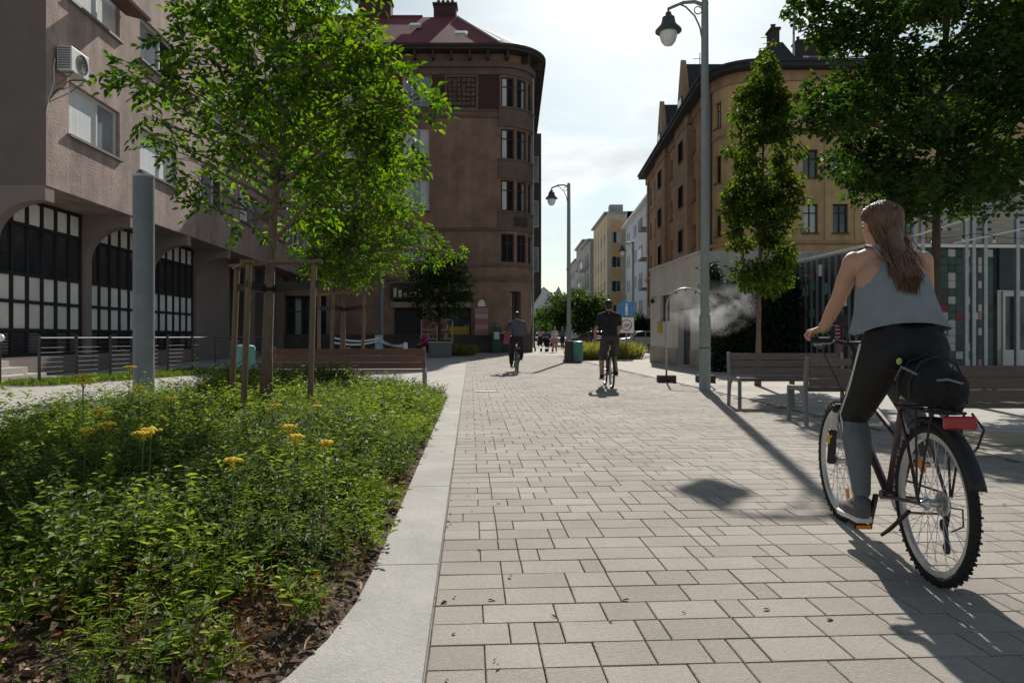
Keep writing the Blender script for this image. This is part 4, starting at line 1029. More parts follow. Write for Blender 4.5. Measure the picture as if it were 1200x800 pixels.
# street trees far off
far = [(652,82,345,398,13,'M'),(668,70,340,398,15,'M'),(690,66,348,398,15,'M'),(640,100,362,398,9,'M'),(700,90,352,398,10,'M'),(746,62,372,398,9,'M'),(630,120,372,398,7,'M')]
LB_ = ['tall street tree behind the second lamp post','broad street tree right of the second lamp post','street tree behind the man riding in black','pale small street tree before the grey end house','street tree against the grey balconied houses','slender street tree behind the blue traffic sign','low street tree beside the side bay of the corner house']
for (px,Z,yt,yb_,rp_,_),lb in zip(far,LB_):
    b = W(px,Z,0); zt = hz(yt,Z); r = rp_*Z/F
    cl = [(Vector((b.x,b.y,zt*.62))+Vector(rdir(1)[0])*Vector((1,1,1)).length*0+Vector((RNG.uniform(-r,r),RNG.uniform(-r,r),RNG.uniform(-.36,.36)*zt)), RNG.uniform(.55,1.0)) for _ in range(26)]
    tree('street_tree', b, [b,b+Vector((0,0,zt*.3)),b+Vector((0,0,zt*.6)),b+Vector((.1,0,zt*.85))], .14, cl, M['leaf_far'], M['bark_d'], lb, per=200, ll=.28, lw=.2, nl=1, group='trees along the far street', limb=.05, nlimb=12)
# ============================================================ street furniture
def lamp(p, h, label, s=1.0):
    e = empty('street_lamp', p, -A, label, 'street lamp', 'lamp posts with hanging lanterns')
    m = MB(); m.lathe([(.115,0),(.115,1.45),(.10,1.48),(.092,1.5)],(0,0,0),8); m.build('base', M['lamp_grey'], e)
    MB().lathe([(.118,.82),(.122,.83),(.122,.845),(.118,.85)],(0,0,0),8).build('base_band', M['trim_b'], e)
    MB().lathe([(.088,1.5),(.082,4),(.07,h-.15),(.075,h-.12),(.05,h),(0,h+.03)],(0,0,0),14).build('pole', M['lamp_grey'], e, smooth=SM)
    m = MB(); m.tube([(0,0,h-.16),(-.2,0,h-.08),(-.45,0,h-.10),(-.72,0,h-.22)],[.04,.038,.035,.03],8)
    m.build('arm', M['lamp_grey'], e, smooth=True)
    m = MB(); m.tube([(-.06,0,h-.78),(-.10,0,h-.58),(-.2,0,h-.36),(-.38,0,h-.18),(-.52,0,h-.12)],.017,6); m.tube([(-.135+.075*math.cos(t),0,h-.25+.075*math.sin(t)) for t in [6.283*k/14 for k in range(14)]],.012,6,closed=True)
    m.build('scroll_bracket', M['lamp_grey'], e, smooth=True)
    x = -.72; z = h-.24
    MB().tube([(x,0,z+.04),(x,0,z-.06)],.022,6).build('hanger', M['lamp_dark'], e)
    MB().lathe([(0,z-.04),(.05,z-.05),(.075,z-.12),(.12,z-.15),(.135,z-.24),(.16,z-.30),(.255,z-.40),(.26,z-.43),(.17,z-.44),(0,z-.44)],(x,0,0),18).build('lantern_hood', M['lamp_dark'], e, smooth=SM)
    MB().lathe([(.17,z-.445),(.172,z-.52),(.14,z-.62),(.09,z-.69),(0,z-.72)],(x,0,0),18).build('lantern_glass', M['lamp_glass'], e, smooth=SM)
    return e
lamp(W(826,14.0), 7.75, 'tall grey lamp post with hanging lantern beside the long bench')
lamp(W(666.5,29.6), 7.45, 'lamp post with hanging lantern next to the teal litter bin')
lamp(W(742,47.5), 7.4, 'lamp post with hanging lantern behind the grass bed, before the white house')

# thick plain steel column
cl = empty('steel_column', W(168.5,13.0), 0, 'thick plain grey steel column behind the flower bed', 'column')
MB().lathe([(.182,0),(.182,3.98)],(0,0,0),24).build('shaft', M['pole'], cl, smooth=SM)
MB().lathe([(.186,3.97),(.188,3.98),(.188,4.01),(.17,4.02),(0,4.02)],(0,0,0),24).build('cap', M['steel'], cl, smooth=SM)
MB().lathe([(.30,0),(.30,.02),(.19,.021)],(0,0,0),20).build('base_plate', M['steel'], cl)

# wire fence
fn = empty('wire_fence', (0,0,0), 0, 'low dark metal fence with horizontal wires before the arched windows', 'fence')
fp = [W(46,15.6).lerp(W(252,21.2),k/6) for k in range(7)]; fp += [fp[-1]+Vector((.5,1.5,0)),fp[-1]+Vector((1.0,3.0,0))]
for p in fp: MB().box(p.x-.022,p.x+.022,p.y-.022,p.y+.022,0,1.08).build('post', M['steel_d'], fn)
for k in range(9):
    m = MB(); m.tube([(p.x,p.y,.16+k*.108) for p in fp],.005 if k < 8 else .018,5); m.build('wire' if k < 8 else 'top_rail', M['steel_d'], fn)
# entry steps with a handrail, white globe lamp
st = empty('entry_steps', (-13.2,15.2,0), 0, 'low concrete entry steps at the end of the brown building', 'steps')
for k in range(3): box('step', M['slab'], st, -3,2.6-.45*k,.5+.3*k,3.2,.15*k,.15*(k+1)-.002,.01)
hr = empty('handrail', (-11.6,15.5,0), 0, 'dark sloping steel handrail on the entry steps', 'handrail')
m = MB(); m.tube([(-2.4,.2,1.75),(-.1,.2,1.12),(.1,.2,1.1)],.02,6); m.build('rail', M['steel_d'], hr)
for x,zt in ((-2.0,1.62),(.08,1.1)): MB().tube([(x,.2,0),(x,.2,zt)],.018,6).build('post', M['steel_d'], hr)
gl = empty('globe_lamp', W(0,15.2), 0, 'small white globe lamp beside the entry steps', 'lamp')
MB().tube([(0,0,0),(0,0,.95)],.025,8).build('post', M['steel_d'], gl); MB().ball((0,0,1.03),.085,14,9).build('globe', M['lamp_glass'], gl, smooth=True)

# slatted bench at the end of the bed
def rail_bench(p, ln, label):
    e = empty('slatted_bench', p, 0, label, 'bench')
    for k in range(3): MB().box(0,ln,.0,.032,.455+k*.13,.57+k*.13).build('back_slat', M['slat_red'], e, bevel=.004)
    for k in range(4): MB().box(0,ln,.09+k*.105,.18+k*.105,.405,.435).build('seat_slat', M['slat_red'], e, bevel=.004)
    for x in (.06,ln/2,ln-.03):
        m = MB(); m.box(x-.03,x+.03,.034,.085,0,.86); m.build('back_post', M['bench_steel'], e)
        m = MB(); m.box(x-.028,x+.028,.086,.52,.36,.403); m.build('seat_bearer', M['bench_steel'], e)
        m = MB(); m.box(x-.028,x+.028,.46,.515,0,.359); m.build('leg', M['bench_steel'], e)
    return e
p = W(318,13.35); q = W(498,13.35); rail_bench((p.x,p.y-.12,0),(q-p).length,'long red-brown slatted bench at the far end of the planting bed')

def bin_(p, w, h, label, mat, name='litter_bin'):
    e = empty(name, p, 0, label, 'litter bin')
    MB().lathe([(w*.43,.03),(w*.5,h*.1),(w*.5,h*.86)],(0,0,0),18).build('body', mat, e, smooth=SM)
    MB().lathe([(w*.46,0),(w*.46,.03)],(0,0,0),18).build('foot', M['steel_d'], e)
    MB().lathe([(w*.53,h*.86),(w*.54,h*.9),(w*.5,h*.97),(w*.34,h),(w*.3,h*.985),(w*.3,h*.9)],(0,0,0),18).build('rim', mat, e, smooth=SM)
    for k in range(8):
        t = 6.283*k/8; MB().bar((w*.505*math.cos(t),w*.505*math.sin(t),.1),(w*.505*math.cos(t),w*.505*math.sin(t),h*.84),.02,.02).build('rib', mat, e)
    return e
bin_(W(287,16.4), .44, .86, 'teal litter bin behind the stakes of the near young tree', M['teal'])
bin_(W(677,28.3), .40, .86, 'teal litter bin next to the second lamp post', M['teal'])
e = empty('concrete_bollard', W(667.5,28.4), 0, 'grey stone block at the foot of the second lamp post', 'bollard')
MB().lathe([(.26,0),(.26,.1),(.22,.12),(.20,.78),(.16,.86),(0,.88)],(0,0,0),12).build('block', M['plinth_b'], e, smooth=SM)
e = empty('drain_grate', G(569,459), 0, 'narrow steel drain grate set in the pavers', 'drain')
MB().box(-.22,.22,-.09,.09,.001,.008).build('frame', M['steel_d'], e)
for k in range(9): MB().box(-.2+k*.045,-.175+k*.045,-.075,.075,.0085,.013).build('bar', M['steel'], e)

# three benches on the right
def bench(p, ln, rz, label, gaps=.02, ns=3):
    """steel-sided bench; +y is the side one sits from ... backrest at y=0, seat towards -y"""
    e = empty('park_bench', p, rz, label, 'bench', 'steel-framed timber benches on the right')
    hb = .33; sh = (hb-gaps*(ns-1))/ns
    for k in range(ns):
        z = .475+k*(sh+gaps)+sh/2; y = .02+.14*(z-.45); MB().obox((ln/2,y,z),ln-.10,.03,sh,0,R(-8)).build('back_slat', M['slat'], e, bevel=.004)
    for k in range(4): MB().box(.05,ln-.05,-.46+k*.112,-.36+k*.112,.42,.45).build('seat_slat', M['slat'], e, bevel=.004)
    for x in (.02,ln-.02):
        m = MB()
        pr = [(.0,0),(.05,0),(.028,.25),(.02,.40),(.075,.82),(.03,.82),(-.025,.46),(-.50,.455),(-.53,.43),(-.53,0),(-.485,0),(-.485,.36),(-.46,.405),(-.14,.40),(-.05,.33),(-.02,.2)]
        m.prism(pr, x-.022, x+.022, Matrix(((0,0,1,0),(1,0,0,0),(0,1,0,0),(0,0,0,1)))); m.build('side_frame', M['bench_steel'], e, bevel=.003)
    m = MB(); m.box(ln*.5-.03,ln*.5+.03,-.27,-.21,.0,.415); m.build('leg', M['bench_steel'], e); MB().box(ln*.5-.14,ln*.5+.14,-.30,-.18,.0,.012).build('foot_plate', M['bench_steel'], e)
    MB().box(.045,ln-.045,-.26,-.22,.385,.418).build('beam', M['bench_steel'], e)
    return e
p = W(853,11.0); bench(p, 1.80, -A, 'timber bench facing the plaza beside the tall lamp post', .006)
p = W(946,8.45); bench(p+Vector((1.55,0,0)), 1.55, math.pi-A, 'timber bench with gapped back slats beside the front wheel of the ridden bicycle', .028)
p = W(1112,6.45); bench(p+Vector((2.3,-.05,0)), 2.3, math.pi-A, 'plain-backed timber bench seen from behind, past the black bag on the bicycle', .005)

# mist arch with its spray
ma = empty('mist_arch', W(781,16.4), -A, 'slim steel mist-spraying arch on a box foot before the off-white annex', 'mist arch')
r = .45; pts = [(0,0,.1),(0,0,1.0),(0,0,1.72)]+[(r-r*math.cos(t),0,1.72+r*math.sin(t)) for t in [math.pi*k/12 for k in range(1,13)]]+[(2*r,0,1.0),(2*r,0,.1)]
MB().tube(pts,.022,8).build('hoop', M['steel'], ma, smooth=True)
for x in (0,2*r): MB().box(x-.2,x+.2,-.14,.14,.0,.16).build('foot', M['trim_d'], ma, bevel=.01); MB().tube([(x,-.14,.05),(x+.05,-.35,.01),(x+.1,-.5,.01)],.012,5).build('hose', M['rubber'], ma)
for k in (2,4,6,8,10): c = Vector(pts[2+k]); MB().lathe([(.012,0),(.02,-.05),(.008,-.07)],c,8).build('nozzle', M['steel_d'], ma)
vm = bpy.data.materials.new('mist_volume'); vm.use_nodes = True; t = vm.node_tree; t.nodes.remove(t.nodes['Principled BSDF'])
pv = t.nodes.new('ShaderNodeVolumePrincipled'); pv.inputs['Color'].default_value = (.97,.98,1,1); pv.inputs['Anisotropy'].default_value = .35
tc = t.nodes.new('ShaderNodeTexCoord'); nz_ = t.nodes.new('ShaderNodeTexNoise'); nz_.inputs['Scale'].default_value = 1.5; nz_.inputs['Detail'].default_value = 6; nz_.inputs['Distortion'].default_value = .8
mpp = t.nodes.new('ShaderNodeMapping'); mpp.inputs['Rotation'].default_value = (0,.5,0); mpp.inputs['Scale'].default_value = (1.1,1,1.5)
t.links.new(tc.outputs['Object'], mpp.inputs[0]); t.links.new(mpp.outputs[0], nz_.inputs['Vector'])
mr = t.nodes.new('ShaderNodeMapRange'); mr.inputs[1].default_value = .45; mr.inputs[2].default_value = .85; mr.inputs[3].default_value = 0; mr.inputs[4].default_value = 2.6
t.links.new(nz_.outputs[0], mr.inputs[0])
ln_ = t.nodes.new('ShaderNodeVectorMath'); ln_.operation = 'LENGTH'; sc = t.nodes.new('ShaderNodeMapping'); sc.inputs['Scale'].default_value = (1/1.25,1/.62,1/.72)
t.links.new(tc.outputs['Object'], sc.inputs[0]); t.links.new(sc.outputs[0], ln_.inputs[0])
fo = t.nodes.new('ShaderNodeMapRange'); fo.inputs[1].default_value = 1.0; fo.inputs[2].default_value = .1; fo.inputs[3].default_value = 0; fo.inputs[4].default_value = 1
t.links.new(ln_.outputs['Value'], fo.inputs[0]); ml = t.nodes.new('ShaderNodeMath'); ml.operation = 'MULTIPLY'
t.links.new(mr.outputs[0], ml.inputs[0]); t.links.new(fo.outputs[0], ml.inputs[1]); t.links.new(ml.outputs[0], pv.inputs['Density'])
t.links.new(pv.outputs[0], t.nodes['Material Output'].inputs['Volume'])
mo = MB().ball((0,0,0),(1.24,.61,.71),20,12).build('mist', vm, None, loc=W(834,16.9,1.72)); tag(mo,'white water mist drifting from the steel arch','mist',kind='stuff')

# ---------------------------------------------------------- glazed pavilion with mosaic wall
PU, PV = 10.05, 17.2
pvn = empty('pavilion', (PU,PV,0), 0, 'steel-framed pavilion with dark green mosaic wall and white roof edge', 'pavilion')
D_ = 5.2
def post(x,y,h,w=.045): return MB().box(x-w,x+w,y-w,y+w,0,h).build('post', M['steel'], pvn)
for x in (.0,1.10,1.30,2.45,2.64,2.95,3.8,5.0): post(x,0,4.05 if x > .5 else 3.35)
for i in range(15): MB().box(-.03,.03,.335+i*.35,.365+i*.35,0,3.32).build('slat', M['steel'], pvn)
m = MB(); m.box(-.05,6.2,-.04,.04,3.30,3.38); m.build('beam', M['white'], pvn); MB().box(-.04,.04,.05,D_,3.33,3.40).build('beam', M['white'], pvn)
MB().box(-.06,6.2,.05,.09,.0,.10).build('sill_rail', M['steel'], pvn)
MB().box(.08,.11,.1,D_,.05,3.3).build('glass_wall', glass('pavilion_glass',(.05,.06,.06),.08,.6), pvn)
for i in range(26):     # pictures and shelves behind the side glass
    mt = random.choice([M['white'],M['maroon'],pm('pink_card',(.5,.18,.24),.7),pm('grey_card',(.35,.36,.37),.7),M['teal']])
    y = random.uniform(.4,4.8); z = random.uniform(.5,2.9); MB().box(.04,.075,y,y+random.uniform(.15,.4),z,z+random.uniform(.15,.35)).build('poster', mt, pvn)
# mosaic wall behind the posts
bw = MB().box(.3,4.02,.95,1.15,0,3.42).build('mosaic_wall', pm('mosaic_back',(.012,.03,.027),.6,.3,5), pvn)
tm = [pm('tile_green',(.020,.075,.060),.35,.25,7,spec=.5), pm('tile_dark',(.014,.028,.030),.35,.25,7,spec=.5), pm('tile_teal',(.018,.055,.055),.35,.2,7,spec=.5), pm('tile_white',(.52,.50,.48),.45,.1,8), pm('tile_rose',(.42,.24,.24),.45,.1,8), pm('tile_red',(.25,.03,.05),.45,.1,8)]
tms = [MB().box(0,.196,-.012,0,0,.196).mesh('tile', x) for x in tm]
rt = random.Random(5)
for i in range(17):
    for j in range(16):
        u = rt.random(); k = 0 if u < .42 else 1 if u < .70 else 2 if u < .88 else 3
        if (i % 4 in (1,3) and j % 2 == 1 and (i+j) % 3): k = 3 if rt.random() < .75 else 4
        if j == 7 and i % 5 in (2,3): k = (5,4)[i % 2]
        if rt.random() < .02: k = 5
        link('tile', tms[k], bw, (.36+i*.208, .948-rt.random()*.003, .04+j*.209))
# kiosk door leaves
for x in (4.06,4.99):
    m = MB(); m.box(x,x+.07,.8,.87,0,2.25); m.box(x+.8,x+.87,.8,.87,0,2.25); m.box(x+.07,x+.8,.8,.87,2.12,2.25); m.box(x+.07,x+.8,.8,.87,0,.7)
    d = m.build('door', M['win_white'], pvn); MB().box(x+.07,x+.8,.83,.85,.7,2.12).build('pane', M['glass'], d); MB().box(x+.38,x+.44,.79,.828,.7,2.12).build('glazing_bar', M['win_white'], d)
MB().box(4.04,6.2,.9,1.1,2.3,3.42).build('wall', pm('grey_green_wall',(.05,.075,.075),.7,.2,3), pvn)
MB().box(.1,6.2,5.0,5.2,0,3.4).build('back_wall', M['trim_d'], pvn)
for k in range(7): MB().box(1.9,6.4,.55+k*.05,.58+k*.05,3.50+k*.20,3.62+k*.20).build('louvre', pm('grey_louvre',(.33,.35,.35),.6,.1,5), pvn)
MB().box(3.3,6.6,.9,4.9,5.0,5.25).build('roof', M['offwhite'], pvn)
for a,b in (((.35,-.05,3.35),(2.5,-.05,4.02)),((2.1,-.05,3.40),(5.0,-.05,4.0))): MB().tube([a,b],.02,6).build('stay_rod', M['white'], pvn)
sg = MB().box(-.06,-.03,1.35,1.75,.95,1.45).build('sign', pm('dark_red_sign',(.16,.03,.05),.6,.1,6), pvn)
m = MB()
for z in (1.02,1.12,1.22,1.32): m.box(-.068,-.061,1.42,1.68,z,z+.04)
m.build('sign_lettering', M['win_white'], sg)
# bulbs on a drooping cable
lc = empty('string_lights', (PU,PV-.25,0), 0, 'string of small bulbs hung along the pavilion front', 'string lights')
cpts = [(.2+i*.4, 0, 3.62-.12*math.sin(math.pi*((i*.4) % 2.4)/2.4)) for i in range(16)]
MB().tube(cpts,.008,5).build('cable', M['rubber'], lc)
for i in range(1,16,2):
    c = Vector(cpts[i]); MB().tube([c,c-Vector((0,0,.08))],.018,6).build('socket', M['rubber'], lc); MB().ball(c-Vector((0,0,.13)),(.04,.04,.055),10,7).build('bulb', M['lamp_glass'], lc, smooth=True)

# ---------------------------------------------------------- things round the corner shops
e = empty('utility_pole', W(447,34), 0, 'thin grey pole in front of the corner house', 'pole'); MB().lathe([(.11,0),(.10,3),(.085,6)],(0,0,0),10).build('shaft', M['pole'], e, smooth=SM); MB().lathe([(.14,0),(.14,.4),(.11,.45)],(0,0,0),10).build('base', M['steel_d'], e)
tp = empty('barrier_post', W(444,30.5), 0, 'pale blue barrier post holding warning tape', 'barrier'); MB().box(-.16,.16,-.05,.05,.05,1.1).build('panel', pm('pale_blue_plastic',(.35,.45,.52),.5), tp); MB().box(-.25,.25,-.2,.2,0,.05).build('foot', M['steel_d'], tp)
t2 = empty('barrier_post', W(475,29.2), 0, 'white and red barrier post beside the warning tape', 'barrier'); MB().lathe([(.10,.05),(.09,.75),(.05,.8)],(0,0,0),10).build('body', M['white'], t2, smooth=SM); MB().lathe([(.104,.25),(.102,.4)],(0,0,0),10).build('red_band', pm('red_band',(.5,.12,.12),.5), t2); MB().lathe([(.2,0),(.2,.05)],(0,0,0),10).build('foot', M['steel_d'], t2)
e = empty('warning_tape', (0,0,0), 0, 'white warning tape sagging between the stakes and barrier posts', 'tape')
for za,zb in ((.98,.62),(.80,.72)):
    a = W(392,27.5,za); b = W(444,30.4,.86+.1*(za > .9)); c = W(475,29.1,zb)
    m = MB()
    for p,q in ((a,b),(b,c)):
        k = [p.lerp(q,i/6)-Vector((0,0,.12*math.sin(math.pi*i/6))) for i in range(7)]
        for i in range(6): m.bar(k[i],k[i+1],.006,.07)
    m.build('tape_strip', M['white'], e)
e = empty('flower_rack', W(512,39), -A, 'pale framed rack of dark potted flowers outside the shop', 'rack')
for x in (-.85,.0,.85): MB().box(x-.03,x+.03,-.03,.03,0,1.95).build('upright', M['beige_b'], e)
for z in (.9,1.4,1.93): MB().box(-.88,.88,-.028,.028,z-.025,z+.025).build('shelf', M['beige_b'], e)
for i in range(14):
    x = random.uniform(-.75,.75); z = random.choice((.93,1.43)); q = MB()
    for k in range(14): q.ball((x+random.gauss(0,.06),random.gauss(0,.05),z+.2+random.gauss(0,.05)),.035,5,3)
    q.lathe([(.05,0),(.07,.12)],(x,0,z),8); q.build('potted_flower', random.choice([M['plant_b'],pm('rose',(.35,.04,.12),.8),pm('cream',(.5,.42,.3),.8),M['leaf_hedge']]), e)
e = empty('planter_box', W(516,35.5), -A, 'grey planter box in front of the flower rack', 'planter'); MB().box(-.55,.55,-.25,.25,0,.72).build('box', M['win_grey'], e, bevel=.02); MB().box(-.58,.58,-.28,.28,.72,.78).build('rim', M['steel'], e)
e = empty('green_cabinet', C(-.95,44.2), -A, 'slim dark green cabinet beside the pink menu board', 'cabinet'); MB().box(-.28,.28,-.2,.2,0,1.62).build('casing', pm('green_cab',(.03,.09,.06),.6), e, bevel=.02); MB().lathe([(.2,1.62),(.16,1.78),(0,1.84)],(0,0,0),10).build('hood', M['win_grey'], e); MB().box(-.16,.16,-.215,-.2,.85,1.3).build('notice', M['curtain_reflect'], e)
# traffic sign with a bicycle symbol
ts = empty('traffic_sign', W(734,33), -A, 'blue and white traffic sign plates on a thin pole above the grass bed', 'traffic sign')
MB().tube([(0,0,0),(0,0,3.0)],.035,8).build('pole', M['steel'], ts)
sb = MB().box(-.34,.34,-.06,-.04,1.95,2.65).build('blue_plate', pm('sign_blue',(.05,.22,.50),.4), ts, bevel=.005)
wm_ = M['white']
m = MB(); m.lathe([(.055,0),(.055,.008)],(0,-.069,2.52),12,Matrix.Rotation(R(90),3,'X')); m.build('figure_head', wm_, sb)
m = MB(); m.box(-.06,.06,-.07,-.062,2.2,2.44); m.box(-.06,-.015,-.07,-.062,2.02,2.198); m.box(.015,.06,-.07,-.062,2.02,2.198); m.build('figure_body', wm_, sb)
s2 = MB().box(-.34,.34,-.06,-.04,1.2,1.92).build('white_plate', wm_, ts, bevel=.005)
m = MB(); m.tube([(.24*math.cos(t),-.066,1.56+.24*math.sin(t)) for t in [6.283*k/24 for k in range(24)]],.02,6,closed=True); m.build('ring', pm('sign_red',(.5,.05,.05),.4), s2)
m = MB()
for x in (-.11,.11): m.tube([(x+.075*math.cos(t),-.066,1.5+.075*math.sin(t)) for t in [6.283*k/14 for k in range(14)]],.008,5,closed=True)
for a,b in (((-.11,1.5),(-.04,1.62)),((-.04,1.62),(.08,1.62)),((.08,1.62),(.11,1.5)),((-.11,1.5),(0,1.5)),((0,1.5),(.08,1.62)),((0,1.5),(-.05,1.65))): m.tube([(a[0],-.066,a[1]),(b[0],-.066,b[1])],.008,5)
m.build('bicycle_symbol', M['rubber'], s2)

# ---------------------------------------------------------- parked cars
def car(p, rz, mat, label):
    e = empty('parked_car', p, rz, label, 'car', 'cars parked across the far street')
    pr = [(-2.1,.32),(-2.12,.62),(-1.95,.82),(-1.2,.92),(-.55,1.38),(-.2,1.46),(.8,1.45),(1.35,1.28),(1.85,.95),(2.05,.9),(2.1,.6),(2.05,.32)]
    MX = Matrix(((1,0,0,0),(0,0,1,0),(0,1,0,0),(0,0,0,1)))
    MB().prism(pr,-.82,.82,MX).build('body', mat, e, bevel=.07)
    for s in (-1,1):
        m = MB(); m.prism([(-1.05,.95),(-.5,1.34),(.05,1.38),(.05,.95)],.82*s-.006,.82*s+.012,MX); m.build('window', M['glass'], e)
        m = MB(); m.prism([(.11,.95),(.11,1.38),(.78,1.37),(1.5,.98)],.82*s-.006,.82*s+.012,MX); m.build('window', M['glass'], e)
        for x in (-1.3,1.3):
            w = MB(); w.lathe([(.18,-.1),(.31,-.1),(.325,-.06),(.325,.06),(.31,.1),(.18,.1)],(x,.78*s,.32),18,Matrix.Rotation(R(90),3,'X')); wo = w.build('wheel', M['rubber'], e, smooth=SM)
            MB().lathe([(0,-.105),(.18,-.104),(.18,.104),(0,.105)],(x,.78*s,.32),14,Matrix.Rotation(R(90),3,'X')).build('rim', M['steel'], wo)
        MB().obox((-2.07,.58*s,.68),.12,.32,.14,0).build('headlight', M['lamp_glass'], e); MB().obox((2.06,.6*s,.76),.1,.28,.14,0).build('tail_light', pm('tail_red',(.3,.02,.02),.3), e)
    MB().add([(-1.17,-.7,.95),(-1.17,.7,.95),(-.58,.62,1.385),(-.58,-.62,1.385)],[(0,1,2,3)]).build('windscreen', M['glass'], e)
    return e
cc = [pm('car_dark',(.02,.022,.028),.25,.1,3,spec=.6,coat=.5),pm('car_white',(.62,.62,.60),.25,.05,3,spec=.6,coat=.5),pm('car_silver',(.35,.36,.37),.3,.05,3,spec=.6,coat=.5),pm('car_maroon',(.16,.03,.03),.25,.1,3,spec=.6,coat=.5)]
for px,Z,k,rz,lb in ((694,62,0,0,'dark car parked behind the man riding in black'),(724,60,0,0,'black car parked behind the grass bed'),(752,58,1,.1,'white car parked behind the grass bed by the annex'),(708,72,2,0,'silver car parked beyond the dark ones'),(640,80,0,1.45,'dark car parked far down the street'),(655,74,1,1.5,'white car parked far down the street behind the second lamp post'),(628,92,3,1.5,'dark red car far down the street beside the corner house')):
    car(W(px,Z), rz-A, cc[k], lb)
# ============================================================ bicycles
M['tyre'] = pm('tyre', (.018,.018,.018), .85, .25, 30, .5, 120)
M['rim'] = pm('alloy_rim', (.50,.50,.48), .35, .08, 8, metal=.6)
M['frame_dk'] = pm('plum_frame', (.045,.018,.026), .3, .15, 6, spec=.6, coat=.4)
M['frame_bk'] = pm('black_frame', (.014,.014,.016), .35, .15, 6, spec=.5)
M['plastic'] = pm('black_plastic', (.016,.016,.017), .5, .2, 12)
M['chrome'] = pm('bright_steel', (.45,.45,.45), .3, .08, 10, metal=.8)
M['redlens'] = pm('red_lens', (.30,.015,.02), .25, .15, 20, spec=.6)
M['orange'] = pm('orange_reflector', (.75,.22,.02), .3, .1, 20)
M['saddle'] = pm('tan_saddle', (.16,.11,.075), .6, .15, 10)
RX = Matrix.Rotation(R(90),3,'Y')
def circ(c, r, n, t0=0, t1=2*math.pi, x=0): return [(c[0]+x, c[1]+r*math.cos(t0+(t1-t0)*k/n), c[2]+r*math.sin(t0+(t1-t0)*k/n)) for k in range(n)]
def wheel(e, y, r, fine=True, steer=0):
    c = (0,y,r); tw = .021
    m = MB(); m.tube(circ(c,r-tw,56 if fine else 28),tw,10 if fine else 6,closed=True)
    if fine:
        for k in range(84):
            t = 6.2832*k/84; rr = r-.002
            for sx in (-.009,.009): m.obox((sx+(.003 if k % 2 else -.003),y+rr*math.cos(t),r+rr*math.sin(t)),.013,.007,.013,0,t-math.pi/2)
    w = m.build('wheel', M['tyre'], e, smooth=SM)
    m = MB(); q = 56 if fine else 28; n = 4; ro, ri = r-.036, r-.062
    vs = []; fs = []
    for k in range(q):
        t = 6.2832*k/q
        for rr,x in ((ro,-.013),(ro,.013),(ri,.009),(ri,-.009)): vs.append((x,y+rr*math.cos(t),r+rr*math.sin(t)))
    for k in range(q):
        for j in range(4): fs.append((4*k+j,4*k+(j+1)%4,4*((k+1)%q)+(j+1)%4,4*((k+1)%q)+j))
    m.add(vs,fs).build('rim', M['rim'], w, smooth=SM)
    m = MB(); ns = 36 if fine else 16
    for k in range(ns):
        t = 6.2832*k/ns; s = 1 if k % 2 else -1; a = t+(.75 if (k//2) % 2 else -.75)
        m.tube([(s*.028,y+.022*math.cos(a),r+.022*math.sin(a)),(s*.004,y+ri*math.cos(t),r+ri*math.sin(t))],.0014 if fine else .002,4,cap=False)
    m.build('spokes', M['chrome'], w)
    MB().lathe([(.011,-.06),(.016,-.045),(.03,-.032),(.03,-.027),(.016,-.024),(.016,.024),(.03,.027),(.03,.032),(.016,.045),(.011,.06)],c,12,RX).build('hub', M['chrome'], w, smooth=SM)
    return w
